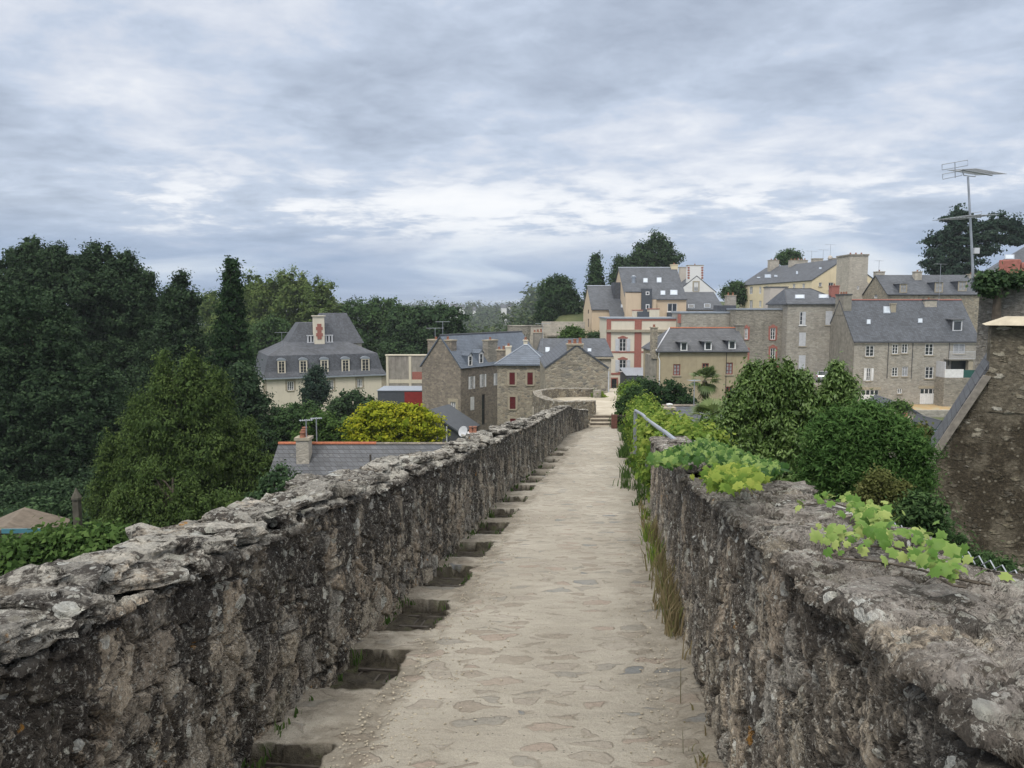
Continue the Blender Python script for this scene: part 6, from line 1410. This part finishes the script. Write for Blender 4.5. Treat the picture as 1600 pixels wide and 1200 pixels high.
# ivy over the end of the right wall
def top_hit(px, py, hgt=1.2):
    lo, hi = .6, 14
    for _ in range(40):
        m_ = (lo+hi)/2; p = at(px, py, m_)
        if p.z > float(pz(m_))+hgt: lo = m_
        else: hi = m_
    return at(px, py, lo)
def ivyleaf():
    a = []
    for ang, r in ((-90, .24), (-62, .54), (-30, .46), (0, .62), (22, .48), (50, .68), (72, .56), (90, .98), (108, .56), (130, .68), (158, .48), (180, .62), (210, .46), (242, .54)): a.append((r*math.cos(R(ang))*.62, r*math.sin(R(ang))*.62+.1))
    return a
def ivy(name, label, pts, size, mat, seed, parent=None, up=.8):
    """pts: positions of the leaves; each leaf a lobed fan"""
    rng = np.random.default_rng(seed); sh = ivyleaf(); k = len(sh); V, Fc, Tt = [], [], []
    for i, p in enumerate(pts):
        n = unit(np.array([rng.normal()*.45-.15, rng.normal()*.45-.45, up])); t_ = rng.normal(size=3); t_ = unit(t_-n*(t_@n)); b_ = np.cross(n, t_); s = size*rng.uniform(.55, 1.25); tn = rng.random(); b0 = len(V)
        V.append(np.array(p)+n*s*.05); Tt.append(tn)
        for x, y in sh: V.append(np.array(p)+t_*x*s+b_*y*s-n*s*.22*(x*x+y*y)*2); Tt.append(min(1, tn+.1))
        for j in range(k): Fc.append((b0, b0+1+j, b0+1+(j+1) % k))
    return link(name, npmesh(name, V, Fc, {'tint': Tt}), mat, parent)
rng = random.Random(12); root = empty('ivy', top_hit(1105, 715), 0, 'thick patch of ivy draped over the far end of the right parapet', 'ivy'); o3 = root.location; pp = []
for _ in range(2300):
    f = rng.random(); px = 1018+172*f+rng.gauss(0, 5); py = 716-30*math.exp(-((px-1100)/60)**2)*rng.random()**.7+(18*f if px > 1110 else 4)+rng.gauss(0, 4)
    q = top_hit(px, min(py, 752), 1.18+rng.uniform(-.05, .17)); pp.append((q.x-o3.x+rng.uniform(0, .12), q.y-o3.y, q.z-o3.z))
ivy('leaves', '', pp, .066, G['ivy'], 5, root, up=.4)
root = empty('ivy', top_hit(1150, 742), 0, 'yellowing ivy tuft hanging over the outer edge of the right parapet', 'ivy'); o3 = root.location; pp = []
for _ in range(800):
    px = rng.gauss(1148, 20); py = rng.gauss(742, 8)
    q = top_hit(px, min(max(py, 722), 760), 1.24+rng.uniform(-.03, .12)); pp.append((q.x-o3.x, q.y-o3.y, q.z-o3.z))
ivy('leaves', '', pp, .06, G['vine'], 6, root, up=.55)
root = empty('ivy', top_hit(1400, 850), 0, 'long runners of fresh pale green ivy leaves creeping along the near right parapet top', 'ivy'); o3 = Vector(root.location)
runs = [[(1248, 790), (1300, 785), (1345, 798), (1372, 820), (1405, 832), (1440, 850), (1462, 872)], [(1282, 848), (1312, 838), (1340, 832), (1375, 822)], [(1300, 868), (1345, 852), (1400, 856), (1440, 866), (1465, 880)], [(1310, 872), (1370, 877), (1430, 888), (1470, 900), (1520, 908), (1548, 914)], [(1440, 880), (1475, 895), (1500, 905), (1530, 912)], [(1340, 800), (1352, 825), (1380, 850)], [(1470, 905), (1490, 915), (1510, 918)]]
pp = []; st = MB()
for rn in runs:
    P = [top_hit(a, c_, 1.255)-o3 for a, c_ in rn]; st.tube(P, .0028, 5)
    for a, c_ in zip(P[:-1], P[1:]):
        nseg = max(2, int((c_-a).length/.017))
        for j in range(nseg):
            q = a.lerp(c_, (j+rng.random())/nseg); pp.append((q.x+rng.gauss(0, .034), q.y+rng.gauss(0, .034), q.z+rng.uniform(.005, .045)))
ivy('leaves', '', pp, .045, G['fresh'], 8, root, up=.6); st.build('stems', M['bark'], root)
# --- grass tufts at the foot of the right wall, weeds by the steps, moss tufts
def grass(name, label, pos, h, mat, seed, kind=None, cat='grass', lean=.35, w=.006, group=None):
    rng = np.random.default_rng(seed); V, Tt = [], []
    for (x, y, z, n, s) in pos:
        for _ in range(n):
            a = rng.uniform(0, 6.283); l = h*s*rng.uniform(.4, 1.2); bx, by = x+rng.normal()*.035*s, y+rng.normal()*.05*s; dx, dy = math.cos(a)*l*lean*rng.uniform(.3, 1.3), math.sin(a)*l*lean; tn = rng.random(); ww = w*rng.uniform(.6, 1.3)*(1+max(0, y-6)*.06)
            p0 = np.array([bx, by, z]); p1 = p0+np.array([dx*.35, dy*.35, l*.6]); p2 = p0+np.array([dx, dy, l*.92]); e = np.array([-math.sin(a+1.2), math.cos(a+1.2), 0])*ww
            V += [p0-e, p0+e, p1+e*.8, p1-e*.8, p1-e*.8, p1+e*.8, p2, p2]; Tt += [tn]*8
    V = np.array(V); me = npmesh(name, V, np.arange(len(V)).reshape(-1, 4), {'tint': Tt}); o = link(name, me, G[mat])
    return tag(o, label, None if kind else cat, group, kind)
rng = random.Random(9)
pos = [(xr(y)-.02-rng.uniform(0, .12), y, float(pz(y)), int(14*rng.random()**1.5), rng.uniform(.4, .9)*(.55 if y < 4 else 1)) for y in [2.3+i*.16 for i in range(62)]]
pos += [(xr(y)-.04, y, float(pz(y)), 60, 1.25) for y in (5.3, 5.6, 6.0, 6.5, 7.3, 8.1, 9.0)]
grass('dry_grass', 'dry straw coloured grass along the foot of the right wall', pos, .27, 'dryg', 4, kind='stuff')
pos = [(xr(y)-.03-rng.uniform(0, .1), y, float(pz(y)), 26, rng.uniform(.6, 1.2)) for y in [7.6, 7.8, 8.9, 9.1, 9.3, 10.6, 10.8]]
grass('green_grass', 'green grass tufts along the foot of the right wall', pos, .24, 'vine', 5, kind='stuff')
pos = [(xr(y)-rng.uniform(-.2, .35), y, float(pz(y)), 40, rng.uniform(.8, 2.2)) for y in [12+i*.35 for i in range(60)]]
grass('tall_weeds', 'tall weeds and seeding grass beside the creeper towards the steps', pos, .17, 'grn', 6, kind='stuff', w=.007)
pos = []
for a, b_, w_ in PITS[:12]:
    for _ in range(4): y = rng.uniform(a-.03, b_+.03); pos.append((xl(y)+rng.choice([.06, w_+rng.uniform(-.03, .03)]), y, float(pz(y))-.06, rng.randint(4, 16), rng.uniform(.3, .8)))
for _ in range(46): y = rng.uniform(2.4, 24); pos.append((xl(y)+.05, y, float(pz(y))-.01, rng.randint(3, 10), rng.uniform(.25, .6)))
grass('pit_weeds', 'small weeds and moss tufts growing in the drainage pits', pos, .13, 'grn', 8, kind='stuff', w=.005)
tree('bush', 'tall weedy bush behind the rusty post near the steps', 33.2, [(973, 640, 12, 22), (978, 655, 12, 20), (968, 662, 10, 14), (984, 630, 10, 18), (990, 615, 12, 14)], 3.6, 'oak', 975, 'bush', sub=9, gnd=ZT-.3, per=14)
tree('bush', 'small yellow green plant by the squat stone pier', 41.2, [(934, 617, 5, 4), (938, 621, 4, 3)], 3.4, 'vine', 935, 'plant', sub=5, gnd=ZT)
# --- far wood and houses on the horizon
lob = []; rng = random.Random(21)
for i in range(620):
    Y = rng.uniform(190, 1150)**1.0; px = rng.uniform(120, 880) if Y > 260 else rng.uniform(520, 835); X = (px-800)/1200*Y; z = float(T(X, Y)); r_ = rng.uniform(5.5, 9.5)*(1+Y/1600)
    if Y < 480 and (z > -14 or px > 835): continue
    lob.append(((X, Y, z+r_*.9), (r_, r_, r_*rng.uniform(.9, 1.25))))
o = None
near = [l for l in lob if l[0][1] < 480]; farl = [l for l in lob if l[0][1] >= 480]
crown('woodland', near, 1.25, G['far'], None, per=7, cs=2.5, seed=55, cut=.8, core=True); o = bpy.data.objects['woodland']; tag(o, kind='stuff')
crown('distant_woodland', farl, 2.6, G['far'], None, per=5, cs=4.6, seed=56, cut=.8, core=True); tag(bpy.data.objects['distant_woodland'], kind='stuff')
for px, py, Y, w, lb in ((709, 480, 900, 11, 'pale distant house at the left end of the wooded horizon'), (721, 482, 930, 9, 'second pale distant house on the wooded horizon'), (741, 485, 920, 5, 'tiny white house just right of the distant pair'), (787, 481, 1000, 9, 'grey distant house on the ridge above the middle wood'), (796, 479, 1020, 7, 'small pale distant house at the crest of the ridge')):
    B = Bld('distant_house', lb, px-w/2, px+w/2, Y, py, py+8, 9, 0, group='far houses on the ridge'); B.walls(M['whiter'], 'x', 4); B.roof_gable(M['sl_dark'], 4, 'x')
# --- leaf litter and pebbles on the walk
rng = np.random.default_rng(77); n = 2600; Y = 2.2+rng.random(n)**1.6*9; side = rng.random(n)
X = np.where(side < .65, xl(Y)+.38+np.abs(rng.normal(size=n))*.28, xr(Y)-np.abs(rng.normal(size=n))*.22); Z = pz(Y)+.004
ico = bmesh.new(); bmesh.ops.create_icosphere(ico, subdivisions=1, radius=1); iv = np.array([v.co[:] for v in ico.verts]); fi = np.array([[v.index for v in f.verts] for f in ico.faces]); ico.free()
s = rng.uniform(.003, .008, n)*np.where(np.any([(Y > a-.05) & (Y < b_+.05) & (X-xl(Y) < w_+.06) for a, b_, w_ in PITS], 0), 0.0001, 1); V = (iv[None]*s[:, None, None]*np.array([1.2, 1, .6])*rng.uniform(.7, 1.3, (n, 1, 3)))+np.stack([X, Y, Z], 1)[:, None]
gm = plain('pale_gravel', (.40, .36, .29), .95, var=.35, vs=60)
tag(link('gravel', npmesh('gravel', V.reshape(-1, 3), (fi[None]+np.arange(n)[:, None, None]*len(iv)).reshape(-1, 3)), gm), kind='stuff')

# --- damp air over the valley
hm = bpy.data.materials.new('haze'); hm.use_nodes = True; t = hm.node_tree; t.nodes.clear()
pv = N(t, 'ShaderNodeVolumePrincipled'); pv.inputs['Color'].default_value = (.80, .87, .96, 1); pv.inputs['Density'].default_value = .0002; pv.inputs['Anisotropy'].default_value = 0.0
ou = N(t, 'ShaderNodeOutputMaterial'); L(t, pv.outputs[0], ou.inputs['Volume'])
tag(MB().box(-3050, -60, -62, 3050, 4050, 26).build('haze', hm), kind='stuff')
